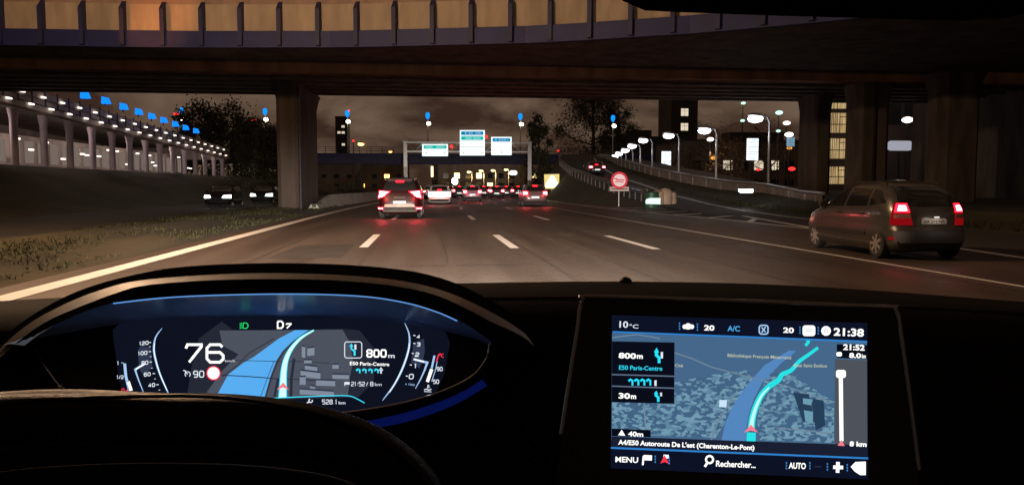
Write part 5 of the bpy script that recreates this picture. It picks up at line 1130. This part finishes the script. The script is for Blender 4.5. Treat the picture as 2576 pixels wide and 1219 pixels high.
y.texts('place_names', [('Bibliothèque François Mitterrand', 1830, 896, 8, 2.2, 160, .01), ('Quai Saint Emilion', 1996, 921, 8, 1.2, 84, .01), ('Cité', 1698, 921, 7.5, 2, 20, .01)], G_('tablet_cream', (.55, .58, .42)))
y.lines('zoom_slider', [([(2115, 940), (2117, 1108)], 10)], s_white)
y.polys('zoom_markers', [[(2107, 1119), (2125, 1120), (2117, 1104)]], s_pink)
y.polys('station_icon', [[(1810, 1004), (1829, 1005), (1827, 1023), (1809, 1022)]], G_('tablet_station', (.60, .78, .95)))
y.texts('road_name', [('A4/E50 Autoroute De L\'est (Charenton-Le-Pont)', 1555, 1116, 12, 2.35, 343, .03)], s_white)
y.texts('menu_text', [('MENU', 1548, 1160, 14, TA, 57, .02), ('Rechercher...', 1801, 1171, 15, TA, 100, .025), ('AUTO', 1984, 1176, 15, TA, 43, .03)], s_white)
y.lines('menu_icons', [([(1617, 1168), (1619, 1145)], 4.5), ([(1619, 1149), (1640, 1150)], 13), (circ(1785, 1154, 9, 16), 5, True), ([(1780, 1161), (1773, 1172)], 6), ([(2108, 1160), (2107, 1187)], 9), ([(2096, 1173), (2121, 1174)], 9), ([(1669, 1146), (1682, 1147)], 9)], s_white)
y.polys('menu_shapes', [[(2140, 1172), (2152, 1160), (2178, 1159), (2178, 1193), (2164, 1193), (2150, 1184)]], s_white)
y.poly('north_arrow', [(1672, 1142), (1683, 1165), (1672, 1160), (1661, 1164)], s_red)
y.lines('minus_sign', [([(2049, 1172), (2066, 1172)], 3)], s_line)
# steering wheel
rimo = smooth_path([(-330, 1085), (-160, 1040), (0, 1012), (200, 994), (420, 988), (600, 996), (760, 1024), (860, 1054), (955, 1092), (1030, 1140), (1085, 1192), (1122, 1250), (1140, 1340), (1130, 1440), (1080, 1560)], 6)
WY = lambda u, v: .43 - (v - 988) / 1910 * .43 * .42
def wp(u, v, dy=0): return P(u, v, WY(u, v) + dy)
outer = [wp(*q) for q in rimo]; ctr = wp(400, 1330)
cen = [o + (ctr - o).normalized() * .015 for o in outer]
mb = MB(); n = 14; rows = []
for i, c in enumerate(cen):
    t = (cen[min(i + 1, len(cen) - 1)] - cen[max(i - 1, 0)]).normalized(); ax = (ctr - c); ax = (ax - t * ax.dot(t)).normalized(); bx = t.cross(ax)
    rows.append([c + ax * math.cos(2 * math.pi * k / n) * .015 + bx * math.sin(2 * math.pi * k / n) * .019 for k in range(n)])
mb.grid(rows, True); st = mb.build('steering_wheel', leather, own, 60)
hub = [wp(*q) for q in smooth_path([(-120, 1190), (100, 1165), (400, 1155), (700, 1168), (900, 1215), (960, 1330), (800, 1560), (0, 1560), (-200, 1400), (-120, 1190)], 5)[:-1]]
nrm = (hub[5] - ctr).cross(hub[20] - ctr).normalized(); nrm = nrm if nrm.y < 0 else -nrm
mb = MB(); mb.slab([h - nrm * .01 for h in hub], nrm * -.03)
cc = sum(hub, V()) / len(hub); mb.grid([[h - nrm * .01 for h in hub], [cc + (h - cc) * .9 + nrm * .006 for h in hub], [cc + (h - cc) * .5 + nrm * .014 for h in hub]], True); mb.poly([cc + (h - cc) * .5 + nrm * .014 for h in hub]); mb.build('airbag_cover', soft_black, st, 40)
for q in ((815, 1040), (838, 1048)):
    MB().ball(wp(*q) + V((0, -.003, .0005)), .0022, 8, .6).build('rim_glint', chrome, st)  # chrome beads added to stand in for glints on the rim
mb = MB(); mb.tube([wp(u, v, -.0165) + V((0, 0, .002)) for u, v in smooth_path([(-100, 1043), (120, 1015), (420, 1004), (600, 1012), (760, 1041), (860, 1072), (945, 1112), (1010, 1158), (1060, 1210)], 6)], .0009, 5); mb.build('rim_stitching', black_plastic, st)
# mirror that hangs into the top right corner
mb = MB(); c = [P(u, v, .50) for u, v in ((1560, -90), (1600, -30), (1660, -4), (1760, 1), (2000, 10), (2300, 19), (2520, 25), (2640, 14), (2700, -30), (2720, -90))]
mb.slab(c, (0, .035, 0)); mb.build('rear_view_mirror', black_plastic, own)
mb = MB(); mb.tube([P(2130, -80, .52), P(2130, -260, .62)], .008, 10); mb.build('mirror_stalk', black_plastic, own)
